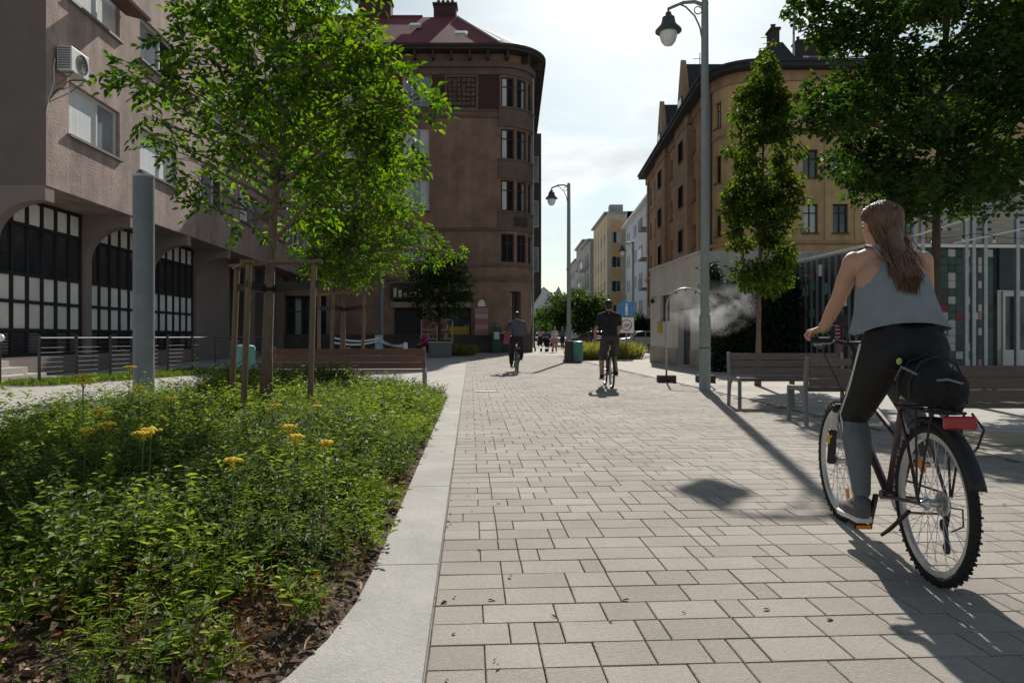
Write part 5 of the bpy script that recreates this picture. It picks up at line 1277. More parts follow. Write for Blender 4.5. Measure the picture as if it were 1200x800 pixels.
def bicycle(p, rz, label, fr, fine=True, rack=True, wb=1.09, r=.345, crank=-80, hb=.27):
    e = empty('bicycle', p, rz, label, 'bicycle')
    BB = Vector((0,.445,.285)); ST = Vector((0,.285,.78)); HT = Vector((0,.885,.86)); HB_ = Vector((0,.935,.67)); RA = Vector((0,0,r)); FA = Vector((0,wb,r))
    wheel(e,0,r,fine); fw = wheel(e,wb,r,fine)
    m = MB(); m.tube([BB,ST],.017,8); m.tube([HB_,HT+Vector((0,-.005,.02))],.022,8); m.tube([HB_+Vector((0,-.005,.02)),BB],.021,8); m.tube([HT-Vector((0,-.005,.04)),BB.lerp(ST,.62)],.017,8)
    m.tube([BB+Vector((-.038,0,0)),BB+Vector((.038,0,0))],.024,10)
    for s in (-1,1):
        m.tube([BB+Vector((.02*s,-.03,0)),BB+Vector((.045*s,-.16,.02)),RA+Vector((.062*s,0,0))],.009,6); m.tube([ST+Vector((.014*s,0,-.06)),RA+Vector((.05*s,.12,.22)),RA+Vector((.062*s,0,0))],.008,6)
    m.build('frame', fr, e, smooth=SM)
    m = MB(); m.tube([HB_+Vector((-.075,.03,.0)),HB_+Vector((.075,.03,.0))],.022,8)
    for s in (-1,1):
        m.tube([HB_+Vector((.068*s,.03,.01)),HB_.lerp(FA,.45)+Vector((.068*s,.02,0))],.017,8); m.tube([HB_.lerp(FA,.42)+Vector((.068*s,.02,0)),FA+Vector((.062*s,-.01,-.01))],.024,8)
    fk = m.build('fork', M['plastic'], e, smooth=SM)
    if fine:
        for s in (-1,1):
            a = HB_.lerp(FA,.50)+Vector((.068*s,.018,0)); b = HB_.lerp(FA,.66)+Vector((.067*s,.012,0)); MB().tube([a,b],.0255,10).build('decal', pm('yellow_decal',(.55,.42,.02),.4), fk)
            a = HB_.lerp(FA,.08)+Vector((.068*s,.03,0)); b = HB_.lerp(FA,.40)+Vector((.068*s,.022,0)); MB().tube([a,b],.0185,10).build('stanchion', M['chrome'], fk)
    st = MB().tube([HT,HT+Vector((0,-.02,.12)),HT+Vector((0,.03,.17))],.016,8).build('stem', M['plastic'], e, smooth=SM)
    hc = HT+Vector((0,.03,.175)); bz = hc.z+.02; gy = hc.y-.06
    m = MB(); m.tube([(-hb,gy,bz),(-.12,hc.y-.015,bz),(-.04,hc.y,hc.z),(.04,hc.y,hc.z),(.12,hc.y-.015,bz),(hb,gy,bz)],.0125,8); hbar = m.build('handlebar', M['plastic'], e, smooth=SM)
    for s in (-1,1):
        MB().tube([(s*(hb-.11),gy+.018,bz),(s*(hb+.005),gy-.002,bz)],.0165,8).build('grip', M['rubber'], hbar, smooth=SM)
        m = MB(); m.tube([(s*(hb-.13),gy+.03,bz),(s*(hb-.12),gy+.055,bz-.015),(s*(hb-.03),gy+.06,bz-.03)],.006,6); m.build('brake_lever', M['chrome'], hbar)
    if fine:
        m = MB(); m.tube([(-.1,hc.y+.02,bz),(-.12,hc.y+.12,bz-.06),(-.03,hc.y+.12,bz-.25),(0,hc.y+.05,bz-.38)],.004,5); m.tube([(.1,hc.y+.02,bz),(.13,hc.y+.13,bz-.05),(.05,hc.y+.1,bz-.25),(0,hc.y+.03,bz-.36)],.004,5); m.build('cables', M['rubber'], hbar)
        MB().lathe([(0,.045),(.03,.04),(.042,0),(.03,-.02),(0,-.02)],(0,HT.y+.09,.70),12,Matrix.Rotation(R(-90),3,'X')).build('front_light', M['plastic'], e, smooth=SM)
        MB().obox((-.11,hc.y+.01,bz+.055),.045,.03,.06,.3).build('bell', M['plastic'], hbar, bevel=.01)
        m = MB(); m.tube([(-.02,hc.y,hc.z+.01),(-.05,hc.y-.01,hc.z+.11)],.007,6); m.obox((-.055,hc.y-.015,hc.z+.13),.045,.02,.065,.2); m.build('phone_mount', M['plastic'], hbar)
    m = MB(); m.tube([ST,ST+Vector((0,-.035,.115))],.0135,8); m.build('seat_post', M['chrome'], e)
    sc_ = ST+Vector((0,-.045,.14)); m = MB()
    prf = [(-.14,.075,.03),(-.11,.085,.035),(-.05,.07,.03),(.02,.042,.026),(.09,.026,.022),(.14,.02,.016)]
    vs = []; fs = []
    for yy,w_,t_ in prf:
        for k in range(10): a = 6.2832*k/10; vs.append((w_*math.cos(a), sc_.y+yy, sc_.z+t_*math.sin(a)*(1 if math.sin(a) > 0 else .8)))
    for i in range(5):
        for k in range(10): fs.append((10*i+k,10*i+(k+1)%10,10*(i+1)+(k+1)%10,10*(i+1)+k))
    fs += [tuple(range(9,-1,-1)),tuple(50+k for k in range(10))]
    m.add(vs,fs); sd = m.build('saddle', M['plastic'], e, smooth=True)
    if fine: MB().obox((0,sc_.y-.142,sc_.z+.006),.115,.012,.036).build('saddle_rim', M['saddle'], sd, bevel=.006)
    # drive
    ca = R(crank); d = Vector((0,math.cos(ca),math.sin(ca)))*.17
    MB().lathe([(.085,-.003),(.092,0),(.085,.003),(.05,.003),(.05,-.003)],(.045,BB.y,BB.z),24,RX).build('chainring', M['chrome'], e)
    for s,dd in ((-1,d),(1,-d)):
        c0 = BB+Vector((.06*s,0,0)); MB().bar(c0,c0+dd+Vector((.015*s,0,0)),.022,.016).build('crank', M['plastic'], e)
        c1 = c0+dd+Vector((.06*s,0,0)); pd = MB().box(c1.x-.045,c1.x+.045,c1.y-.04,c1.y+.04,c1.z-.012,c1.z+.012).build('pedal', M['plastic'], e, bevel=.004)
        if fine: MB().box(c1.x-.035,c1.x+.035,c1.y-.046,c1.y-.0405,c1.z-.008,c1.z+.008).build('reflector', M['orange'], pd)
    m = MB()
    for s in (1,-1): m.bar((.047,BB.y,BB.z+.086*s),(.047,0,r+.045*s),.004,.010)
    m.build('chain', M['steel_d'], e)
    MB().lathe([(.022,-.012),(.055,-.012),(.052,-.004),(.045,.004),(.035,.012),(.022,.012)],(.045,0,r),20,RX).build('cassette', M['chrome'], e)
    if fine:
        m = MB(); m.bar((.06,.0,r-.02),(.065,.03,r-.10),.016,.03); m.bar((.062,.03,r-.09),(.058,.0,r-.20),.010,.035); m.lathe([(.0,-.004),(.026,-.004),(.026,.004),(0,.004)],(.055,.03,r-.10),12,RX); m.lathe([(.0,-.004),(.026,-.004),(.026,.004),(0,.004)],(.055,.0,r-.195),12,RX); m.tube([(.065,.02,r-.02),(.09,-.06,r-.01),(.085,-.075,r-.08),(.07,-.01,r-.12)],.004,5); m.build('derailleur', M['plastic'], e)
        m = MB(); m.tube([(-.075,.06,r-.05),(-.1,.2,r-.17),(-.105,.27,r-.215)],[.010,.010,.008],7); m.build('kickstand', M['plastic'], e)
        for yy,tt in ((0,.8),(wb,-1.9)):
            MB().obox((.012,yy+.2*math.cos(tt),r+.2*math.sin(tt)),.012,.028,.075,0,tt-R(90)).build('spoke_reflector', M['orange'], e)
        # mudguard
        m = MB(); q = 20; vs = []; fs = []
        for k in range(q+1):
            t = R(62)+R(98)*k/q
            for x,rr in ((-.036,r+.012),(-.022,r+.030),(.022,r+.030),(.036,r+.012)): vs.append((x,-rr*math.cos(t)*-1,r+rr*math.sin(t)))
        for k in range(q):
            for j in range(3): fs.append((4*k+j,4*k+j+1,4*k+5+j,4*k+4+j))
        m.add(vs,fs); g_ = m.build('mudguard', M['plastic'], e, smooth=True); sm_ = g_.modifiers.new('thick','SOLIDIFY'); sm_.thickness = .004
    if rack:
        z = .755; m = MB()
        for s in (-1,1): m.tube([(s*.06,.24,z),(s*.065,0,z),(s*.06,-.14,z),(0,-.17,z)],.006,6); m.tube([(s*.065,.02,z),(s*.07,.0,r+.03)],.005,6); m.tube([(s*.065,-.12,z),(s*.07,-.01,r+.03)],.005,6)
        for yy in (.18,.06,-.04,-.13): m.tube([(-.064,yy,z),(.064,yy,z)],.005,5)
        m.build('rack', M['plastic'], e)
        MB().obox((.015,-.185,z-.035),.13,.03,.055).build('rear_light', M['redlens'], e, bevel=.008); MB().tube([(.085,-.14,z),(.10,-.20,z-.06),(.085,-.18,z-.14),(.03,-.22,z-.16)],.005,6).build('light_bracket', M['plastic'], e)
    return e

# ============================================================ people
def skinmat(name, c):
    m = pm(name, c, .55, .08, 14, .12, 200); b = m.node_tree.nodes['Principled BSDF']
    b.inputs['Subsurface Weight'].default_value = .12; b.inputs['Subsurface Radius'].default_value = (.02,.008,.004); b.inputs['Subsurface Scale'].default_value = .5
    return m
M['skin'] = skinmat('skin', (.46,.26,.18)); M['skin2'] = skinmat('skin_tan', (.34,.19,.13))
M['hair'] = pm('brown_hair', (.135,.068,.036), .42, .35, 40, .4, 220, spec=.5, island=.3, stretch=(4,4,.6)); M['hair_d'] = pm('dark_hair', (.02,.015,.012), .5, .3, 40)
M['grey_top'] = pm('slate_grey_jersey', (.215,.24,.255), .9, .10, 12, .25, 300)
M['leg_black'] = pm('black_leggings', (.011,.011,.012), .75, .25, 20, .15, 200); M['leg_grey'] = pm('grey_leggings', (.13,.14,.145), .85, .10, 20, .2, 260)
M['shoe'] = pm('grey_shoe', (.10,.10,.105), .75, .25, 14); M['sole'] = pm('white_sole', (.62,.61,.58), .6, .1, 10)
REM = []
def vox(m, name, mat, parent, size=.009, it=5):
    o = m.build(name, mat, parent); md = o.modifiers.new('r','REMESH'); md.mode = 'VOXEL'; md.voxel_size = size; md.use_smooth_shade = True
    s = o.modifiers.new('s','SMOOTH'); s.factor = .5; s.iterations = it; REM.append(o); return o
def limb(m, pts, rs, n=12):
    for i in range(len(pts)-1): m.capsule(pts[i],pts[i+1],rs[i],rs[i+1],n)
def hand(m, wr, d, up, grip, sgn, s=1.0):
    """palm plus four fingers and a thumb; grip in 0..1 curls the fingers. d: pointing direction, up: back of the hand"""
    d = Vector(d).normalized(); up = Vector(up); up = (up-d*up.dot(d)).normalized(); r = d.cross(up)*sgn
    wr = Vector(wr); c = wr+d*.045*s
    for k in range(4):
        o = r*(-.028+.019*k)*s; m.capsule(wr+o*.6+d*.01*s,wr+o+d*.085*s,.014*s,.0115*s,8,3)
    for k,lf in enumerate((.070,.080,.075,.058)):
        b = wr+r*(-.028+.019*k)*s+d*.085*s; a1 = .25+1.15*grip
        p = b; dd = d
        for q,(fr,cu) in enumerate(((.42,.5),(.33,.9),(.25,.9))):
            ang = cu*a1; ax = -d.cross(up)
            dd = (dd*math.cos(ang)-((dd.cross(d.cross(up))).normalized())*math.sin(ang)*(-1 if q >= 0 else 1)) if False else Matrix.Rotation(-ang,3,d.cross(up)) @ dd
            q2 = p+dd*lf*fr*s; m.capsule(p,q2,.0092*s,.0082*s,7,3); p = q2
    t0 = wr+r*(-.03)*s+d*.02*s; t1 = t0+(d*.5-r*.7-up*.5*grip).normalized()*.04*s; t2 = t1+(d*.8-r*.1-up*grip).normalized()*.032*s
    m.capsule(t0,t1,.0125*s,.0105*s,8,3); m.capsule(t1,t2,.0105*s,.0085*s,8,3)
def head(m, c, s=1.0, yaw=0):
    c = Vector(c); Rz = Matrix.Rotation(yaw,3,'Z'); f = lambda x,y,z: c+(Rz @ Vector((x,y,z)))*s
    m.ball(f(0,-.012,.022),(.074*s,.092*s,.088*s),16,10,(0,0,yaw)); m.ball(f(0,.03,-.03),(.058*s,.062*s,.075*s),14,9,(0,0,yaw)); m.ball(f(0,.062,-.078),(.03*s,.028*s,.026*s),10,7,(0,0,yaw))
    m.capsule(f(0,.088,.012),f(0,.106,-.02),.009*s,.013*s,8,3); m.ball(f(0,.092,-.048),(.024*s,.010*s,.009*s),8,6,(0,0,yaw)); m.ball(f(0,.088,-.060),(.02*s,.010*s,.007*s),8,6,(0,0,yaw))
    for sx in (-1,1):
        m.ball(f(.075*sx,-.008,-.006),(.012*s,.022*s,.034*s),9,7,(0,0,yaw)); m.capsule(f(.012*sx,.083,.022),f(.042*sx,.076,.024),.009*s,.008*s,7,3); m.ball(f(.034*sx,.058,-.028),(.024*s,.02*s,.02*s),8,6,(0,0,yaw))
def eyes(e, c, s, yaw):
    Rz = Matrix.Rotation(yaw,3,'Z')
    for sx in (-1,1): MB().ball(Vector(c)+(Rz @ Vector((.03*sx,.081,.006)))*s,(.012*s,.007*s,.007*s),8,6).build('eye', M['hair_d'], e)
def shoe(e, heel, toe, mu, ms, sx=1, s=1.0, voxs=.008):
    heel = Vector(heel); toe = Vector(toe); d = (toe-heel).normalized(); up = Vector((0,0,1)); up = (up-d*d.dot(up)).normalized()
    m = MB(); m.capsule(heel+up*.055*s+d*.02,heel+up*.085*s+d*.03,.036*s,.038*s,10); m.capsule(heel+up*.045*s+d*.02,heel.lerp(toe,.6)+up*.042*s,.036*s,.038*s,10); m.capsule(heel.lerp(toe,.5)+up*.04*s,toe+up*.034*s-d*.03,.040*s,.030*s,10); m.capsule(heel.lerp(toe,.3)+up*.08*s,heel.lerp(toe,.65)+up*.055*s,.028*s,.024*s,8)
    o = vox(m,'shoe',mu,e,voxs,3)
    m = MB(); r = d.cross(up); prf = [(-.02,.026),(.0,.036),(.35,.036),(.65,.045),(.88,.040),(1.0,.02)]
    L_ = (toe-heel).length; top = []; bot = []
    ring = [(a,b) for a,b in prf]+[(a,-b) for a,b in reversed(prf)]
    vs = [heel+d*a*L_+r*b*s+up*(.0) for a,b in ring]+[heel+d*a*L_+r*b*s*1.04+up*.024*s for a,b in ring]; n = len(ring)
    m.add(vs,[tuple(range(n-1,-1,-1)),tuple(range(n,2*n))]+[(i,(i+1)%n,n+(i+1)%n,n+i) for i in range(n)]); m.build('sole', ms, o, bevel=.005)
    return o
def simple_person(p, rz, label, J, top, bottom, skin, shoem, hair='cap', hairm=None, sleeves='short', legs='short', vs=.016, group=None, soles=None):
    """J: joints in local metres; body is one skin surface, clothes are children"""
    e = empty('person', p, rz, label, 'person', group); J = {k: Vector(v) for k,v in J.items()}
    m = MB(); head(m,J['head'],1.0,J.get('yaw',Vector((0,0,0))).x if 'yaw' in J else 0)
    m.capsule(J['neck'],J['head']-Vector((0,.01,.05)),.058,.052)
    sp = J['neck']-J['pel']
    def torso(m, g):
        lat = (J['shR']-J['shL']).normalized(); fw = Vector((-lat.y,lat.x,0))
        a = J['pel']; b = J['pel']+sp*.45; c = J['pel']+sp*.78
        m.capsule(a-lat*.075,a+lat*.075,.105+g,.105+g); m.capsule(a-lat*.05,b-lat*.05,.10+g,.095+g); m.capsule(a+lat*.05,b+lat*.05,.10+g,.095+g)
        m.capsule(b-lat*.05,c-lat*.085,.095+g,.098+g); m.capsule(b+lat*.05,c+lat*.085,.095+g,.098+g); m.capsule(c-lat*.06,c+lat*.06,.105+g,.105+g)
        m.capsule(J['shL'],J['neck'],.055+g,.058+g*.5); m.capsule(J['shR'],J['neck'],.055+g,.058+g*.5)
    torso(m,0)
    for s in 'LR':
        limb(m,[J['sh'+s],J['el'+s],J['wr'+s]],[.052,.040,.027]); d = J['wr'+s]-J['el'+s]
        hand(m,J['wr'+s],J.get('hd'+s,d),J.get('hu'+s,Vector((-1 if s == 'L' else 1,0,.2))),.8 if 'hd'+s in J else .3,1 if s == 'R' else -1)
        limb(m,[J['hip'+s],J['kn'+s],J['an'+s]],[.088,.060,.040]); m.capsule(J['kn'+s]+(J['an'+s]-J['kn'+s])*.1-Vector((0,.012,0)),J['kn'+s]+(J['an'+s]-J['kn'+s])*.45-Vector((0,.018,0)),.054,.05)
        m.capsule(J['an'+s],J['an'+s]+Vector((0,.03,-.04)),.04,.038)
    vox(m,'body',skin,e,vs*.62,4)
    eyes(e,J['head'],1.0,0)
    m = MB(); torso(m,.014)
    for s in 'LR':
        if sleeves == 'long': limb(m,[J['sh'+s],J['el'+s],J['wr'+s]],[.066,.054,.040])
        else: m.capsule(J['sh'+s],J['sh'+s].lerp(J['el'+s],.62),.068,.060)
    vox(m,'shirt',top,e,vs,3)
    m = MB(); a = J['pel']; lat = (J['hipR']-J['hipL']).normalized(); m.capsule(a-lat*.07,a+lat*.07,.125,.125)
    for s in 'LR':
        if legs == 'short': m.capsule(J['hip'+s],J['hip'+s].lerp(J['kn'+s],.88),.108,.088)
        else: limb(m,[J['hip'+s],J['kn'+s],J['an'+s]+Vector((0,0,.03))],[.104,.080,.060])
    vox(m,'shorts' if legs == 'short' else 'trousers',bottom,e,vs,3)
    for s in 'LR':
        h_ = J['an'+s]+Vector((0,-.055,-.085)); t_ = J.get('toe'+s,h_+Vector((0,.25,-.0))); shoe(e,h_,t_,shoem,soles or M['sole'],voxs=.012)
    hm = hairm or M['hair_d']; m = MB(); c = J['head']
    m.ball(c+Vector((0,-.02,.035)),(.083,.098,.088),16,10)
    if hair == 'long': m.capsule(c+Vector((0,-.07,0)),c+Vector((0,-.10,-.2)),.07,.05)
    elif hair == 'cap': m.ball(c+Vector((0,-.05,-.02)),(.07,.055,.06),12,8)
    vox(m,'hair',hm,e,vs*.7,2)
    return e
def walker(p, rz, label, top, bottom, skin, h=1.72, stride=.16, hair='cap', hairm=None, sleeves='short', legs='long', group='people down the street'):
    k = h/1.75; j = dict(pel=(0,0,.95),neck=(0,.01,1.47),head=(0,.04,1.63),shL=(-.18,0,1.42),shR=(.18,0,1.42),elL=(-.235,-.06,1.13),elR=(.235,.02,1.13),wrL=(-.23,.05,.90),wrR=(.23,.12,.91),hipL=(-.09,0,.92),hipR=(.09,0,.92),knL=(-.09,stride*.8,.50),knR=(.09,-stride*.1,.50),anL=(-.09,stride*1.1,.095),anR=(.09,-stride*1.5,.115))
    e = simple_person(p,rz,label,j,top,bottom,skin,M['rubber'],hair,hairm,sleeves,legs,.02,group); e.scale = (k,k,k); return e

# ---------------------------------------------------------- the woman on her bicycle
pr_, pf_ = W(1094,3.10), W(986,4.165)
hdg = math.atan2(-(pf_.x-pr_.x), pf_.y-pr_.y)
bicycle(pr_, hdg, 'plum and black city bicycle with rear rack ridden by the woman', M['frame_dk'], True, True, (pf_-pr_).length, .345, -76, .235)
wp = empty('person', pr_, hdg, 'woman in grey crop top and black and grey leggings riding a bicycle', 'person')
m = MB(); YAW = R(12)
HC = Vector((.004,.555,1.645)); head(m,HC,1.04,YAW)
m.capsule((0,.475,1.49),HC+Vector((0,-.02,-.05)),.056,.052)
V3 = Vector
m.capsule((-.075,.28,1.03),(.075,.28,1.03),.112,.112); m.capsule((-.05,.29,1.02),(-.045,.355,1.19),.105,.084); m.capsule((.05,.29,1.02),(.045,.355,1.19),.105,.084)
m.capsule((-.045,.345,1.19),(-.075,.42,1.36),.088,.088); m.capsule((.045,.345,1.19),(.075,.42,1.36),.088,.088)
m.capsule((-.07,.45,1.40),(.085,.45,1.40),.078,.078); m.capsule((-.125,.475,1.455),(-.01,.465,1.495),.050,.058); m.capsule((.155,.475,1.455),(.02,.465,1.495),.050,.058)
m.capsule((-.06,.415,1.40),(-.09,.43,1.31),.045,.035); m.capsule((.07,.415,1.40),(.10,.43,1.31),.045,.035)   # shoulder blades
AR = {'L':[(-.150,.49,1.455),(-.168,.665,1.262),(-.190,.815,1.118)],'R':[(.182,.49,1.455),(.272,.64,1.262),(.195,.815,1.118)]}
for s in 'LR':
    a = [V3(v) for v in AR[s]]; limb(m,[a[0],a[0].lerp(a[1],.45),a[1],a[1].lerp(a[2],.35),a[2]],[.052,.047,.037,.038,.026]); sg = -1 if s == 'L' else 1
    hand(m,a[2],V3((.05*sg,.075,-.022)),V3((0,.25,1)),1.0,-sg,.95)
for s,(hp,kn,an) in {'L':((-.085,.285,1.0),(-.118,.585,.655),(-.125,.455,.285)),'R':((.085,.285,1.0),(.12,.67,.86),(.125,.36,.60))}.items():
    limb(m,[V3(hp),V3(kn),V3(an)],[.090,.056,.037]); m.capsule(V3(an),V3(an)+V3((0,.03,-.04)),.037,.036)
vox(m,'body',M['skin'],wp,.0062,5); eyes(wp,HC,1.04,YAW)
# leggings
m = MB(); m.capsule((-.074,.28,1.03),(.074,.28,1.03),.120,.120); m.capsule((-.082,.245,1.01),(-.066,.26,1.05),.106,.104); m.capsule((.082,.245,1.01),(.066,.26,1.05),.106,.104)
m.capsule((-.05,.29,1.03),(-.045,.325,1.080),.108,.094); m.capsule((.05,.29,1.03),(.045,.325,1.080),.108,.094)
KL = V3((-.118,.585,.655)); AL = V3((-.125,.455,.285)); HL = V3((-.09,.285,.99)); HR = V3((.09,.285,.99)); KR = V3((.12,.67,.86)); ARk = V3((.125,.36,.60))
limb(m,[HL,HL.lerp(KL,.5),KL,KL.lerp(AL,.08)],[.106,.092,.073,.070]); limb(m,[HR,HR.lerp(KR,.5),KR],[.110,.090,.068])
vox(m,'leggings',M['leg_black'],wp,.0075,5)
for K,A_ in ((KL,AL),(KR,ARk)):
    m = MB(); d = A_-K; limb(m,[K+d*.10,K+d*.28+V3((0,-.018,0)),K+d*.55+V3((0,-.012,0)),A_-d*.03],[.071,.071,.060,.044]); vox(m,'legging_cuff',M['leg_grey'],wp,.0075,4)
MB().tube([HL+V3((-.112,-.01,.05)),HL.lerp(KL,.5)+V3((-.091,-.012,.01)),KL+V3((-.069,-.02,.02)),KL.lerp(AL,.3)+V3((-.062,-.02,0))],.005,6).build('side_piping', M['sole'], wp)
# shoes on the pedals
shoe(wp,(-.132,.405,.150),(-.140,.665,.142),M['shoe'],M['sole'],-1,1.12,.007); shoe(wp,(.128,.31,.475),(.135,.55,.47),M['shoe'],M['sole'],1,1.0,.007)
for s,A_ in ((-1,AL),): MB().tube([A_+V3((0,.0,-.028)),A_+V3((0,.005,-.05))],.044,12).build('sock', M['black'], wp)
# loose crop top: lofted, flaring to the hem
rings = [(1.458,.076,.468,.092,.0),(1.425,.122,.455,.130,.0),(1.38,.162,.440,.154,.0),(1.31,.172,.415,.158,.003),(1.25,.178,.394,.164,.006),(1.20,.184,.374,.170,.009),(1.155,.198,.356,.176,.013),(1.118,.208,.344,.182,.017)]
vs = []; fs = []; N = 64
for i,(z,rx,yc,ry,fo) in enumerate(rings):
    for k in range(N):
        t = 6.2832*k/N; w_ = fo*(math.sin(7*t+.4)+.6*math.sin(11*t+1.9)); dz = -.035*abs(math.cos(t))**3*(i/7)**2+.022*(math.sin(t) < 0)*(i == 7)*abs(math.sin(t))
        vs.append((.012+(rx+w_)*math.cos(t), yc+(ry+w_)*math.sin(t), z+dz+(.05*abs(math.sin(t))**2-.03 if i == 0 else 0)))
for i in range(len(rings)-1):
    for k in range(N): fs.append((i*N+k,i*N+(k+1)%N,(i+1)*N+(k+1)%N,(i+1)*N+k))
m = MB().add(vs,fs); tt = m.build('crop_top', M['grey_top'], wp, smooth=True); so_ = tt.modifiers.new('t','SOLIDIFY'); so_.thickness = .004; so_.offset = 1; tt.modifiers.new('ss','SUBSURF').render_levels = 1
for s in (-1,1): MB().tube([(s*.045,.385,1.455),(s*.075,.42,1.515),(s*.088,.475,1.535),(s*.085,.53,1.49),(s*.07,.55,1.44)],.016,8,flat=.4).build('strap', M['grey_top'], tt, smooth=True)
# hair: scalp cap and long falling locks gathered behind
m = MB(); Rz = Matrix.Rotation(YAW,3,'Z'); f = lambda x,y,z: HC+(Rz @ V3((x,y,z)))
m.ball(f(0,-.020,.034),(.083,.099,.088),18,12,(0,0,YAW)); m.ball(f(0,-.062,-.02),(.068,.05,.075),14,9,(0,0,YAW)); m.capsule(f(.0,-.085,-.03),V3((.018,.368,1.47)),.050,.036); m.capsule(V3((.018,.368,1.47)),V3((.014,.300,1.38)),.036,.018)
hr_ = vox(m,'hair',M['hair'],wp,.008,4)
m = MB(); rh = random.Random(4)
for i in range(330):
    a = rh.uniform(-2.35,2.35); el = rh.uniform(.15,1.5)          # start on the scalp: angle from the back, elevation
    d = V3((math.sin(a)*math.cos(el), -math.cos(a)*math.cos(el), math.sin(el)))
    p0 = f(d.x*.086, -.02+d.y*.102, .034+d.z*.091)
    b = V3((math.sin(a*.85), -math.cos(a*.75), -.12)); p1 = f(b.x*.085, -.02+b.y*.100, .01+.01*rh.random())
    pm_ = p0.lerp(p1,.5); off = (pm_-f(0,-.02,.034)).normalized(); pm_ = f(0,-.02,.034)+off*.098
    sx = a/2.4; g = rh.gauss(0,1)
    p2 = V3((.024+sx*.060+g*.008, .418+rh.uniform(-.025,.02)+abs(sx)*.045, 1.545+rh.uniform(-.02,.02)))
    p3 = V3((.020+sx*.046+g*.014+.012*math.sin(i), .338+rh.uniform(-.028,.012)+abs(sx)*.03, 1.455+rh.uniform(-.02,.02)))
    e_ = rh.uniform(0,1); p4 = V3((.016+sx*.040+g*.016-.012*math.sin(i), .278+rh.uniform(-.03,.008), 1.375+rh.uniform(-.02,.02))); p5 = V3((.012+sx*.032+g*.016, .243+rh.uniform(-.02,.01), 1.318-rh.uniform(-.04,.05)))
    th = rh.uniform(.0035,.0075)
    m.tube([p0,pm_,p1,p2,p3,p4,p5],[th*.5,th,th,th*1.05,th,th*.8,.0008],5,cap=False)
for i in range(60):                                                # loose fly-away strands
    p2 = V3((rh.uniform(-.06,.1),.43+rh.uniform(-.03,.03),1.57)); p = [p2]
    for k in range(5): p.append(p[-1]+V3((rh.gauss(.006,.012),rh.gauss(-.012,.01),-.034)))
    m.tube(p,[.0015]*5+[.0004],4,cap=False)
mm = m.build('hair_locks', M['hair'], hr_, smooth=True)
MB().obox(f(.005,-.118,.075),.022,.012,.014,YAW).build('hair_clip', M['plastic'], hr_, bevel=.005)
MB().tube(circ((0,0,0),.030,14),.004,6,closed=True).build('bracelet', pm('green_band',(.10,.25,.14),.6), wp, loc=(-.186,.800,1.130), rot=(R(0),R(20),R(70)))
# black bag strapped on the rack
bg_ = empty('bag', pr_+Vector((.02,.05,.765)), hdg, 'bulging black bag strapped on the rear rack of the bicycle', 'bag')
bg_.scale = (.72,.62,.92)
m = MB(); m.capsule((-.06,-.13,.10),(-.05,.13,.11),.098,.10); m.capsule((.07,-.14,.09),(.07,.12,.11),.092,.098); m.capsule((0,-.1,.15),(.02,.08,.165),.085,.075); m.capsule((.1,-.1,.02),(.11,.06,.03),.055,.06)
bo = vox(m,'body',M['black'],bg_,.009,6)
for yy in (-.1,.08): MB().tube([(-.165,yy,.02),(-.168,yy,.12),(-.10,yy,.215),(.02,yy,.25),(.11,yy,.205),(.172,yy,.10),(.168,yy,.02)],.012,6,flat=.4).build('strap', M['plastic'], bg_, smooth=True)
MB().tube([(-.155,.15,.12),(-.165,.02,.19),(-.15,-.1,.17),(-.09,-.2,.13),(0,-.238,.14),(.09,-.225,.12)],.006,6).build('cord', pm('grey_cord',(.16,.17,.18),.7), bg_, smooth=True)
MB().ball((-.148,.10,.215),(.018,.018,.018),10,7).build('toggle', pm('lime_toggle',(.35,.5,.10),.5), bg_, smooth=True)

# ---------------------------------------------------------- man in black riding away
p2a, p2b = W(717,14.25), W(709,15.30); h2 = math.atan2(-(p2b.x-p2a.x),p2b.y-p2a.y)
bicycle(p2a,h2,'slim dark bicycle ridden by the man in black',M['frame_bk'],False,False,1.05,.34,-15,.24)
M['black_shirt'] = pm('black_shirt',(.016,.016,.018),.85,.25,20,.2,100); M['grey_short'] = pm('dark_grey_shorts',(.045,.045,.05),.9,.15,20)
j = dict(pel=(0,.25,1.0),neck=(-.02,.34,1.54),head=(-.02,.37,1.70),shL=(-.20,.33,1.47),shR=(.18,.33,1.47),elL=(-.285,.30,1.20),elR=(.25,.55,1.25),wrL=(-.30,.36,.97),wrR=(.23,.80,1.09),hipL=(-.09,.26,.96),hipR=(.09,.26,.96),knL=(-.13,.58,.60),knR=(.13,.66,.66),anL=(-.135,.58,.24),anR=(.13,.27,.33),hdR=(-.05,.08,-.02),huR=(0,.2,1))
mn = simple_person(p2a,h2,'man in black shirt and dark shorts riding with one hand off the bars',j,M['black_shirt'],M['grey_short'],M['skin2'],M['rubber'],'cap',M['hair_d'],vs=.013)
MB().tube([(-.02+.068*math.cos(t),.345+.062*math.sin(t),1.548+.018*math.sin(t)) for t in [6.2832*k/16 for k in range(16)]],.014,6,closed=True).build('collar', M['sole'], mn, smooth=True)
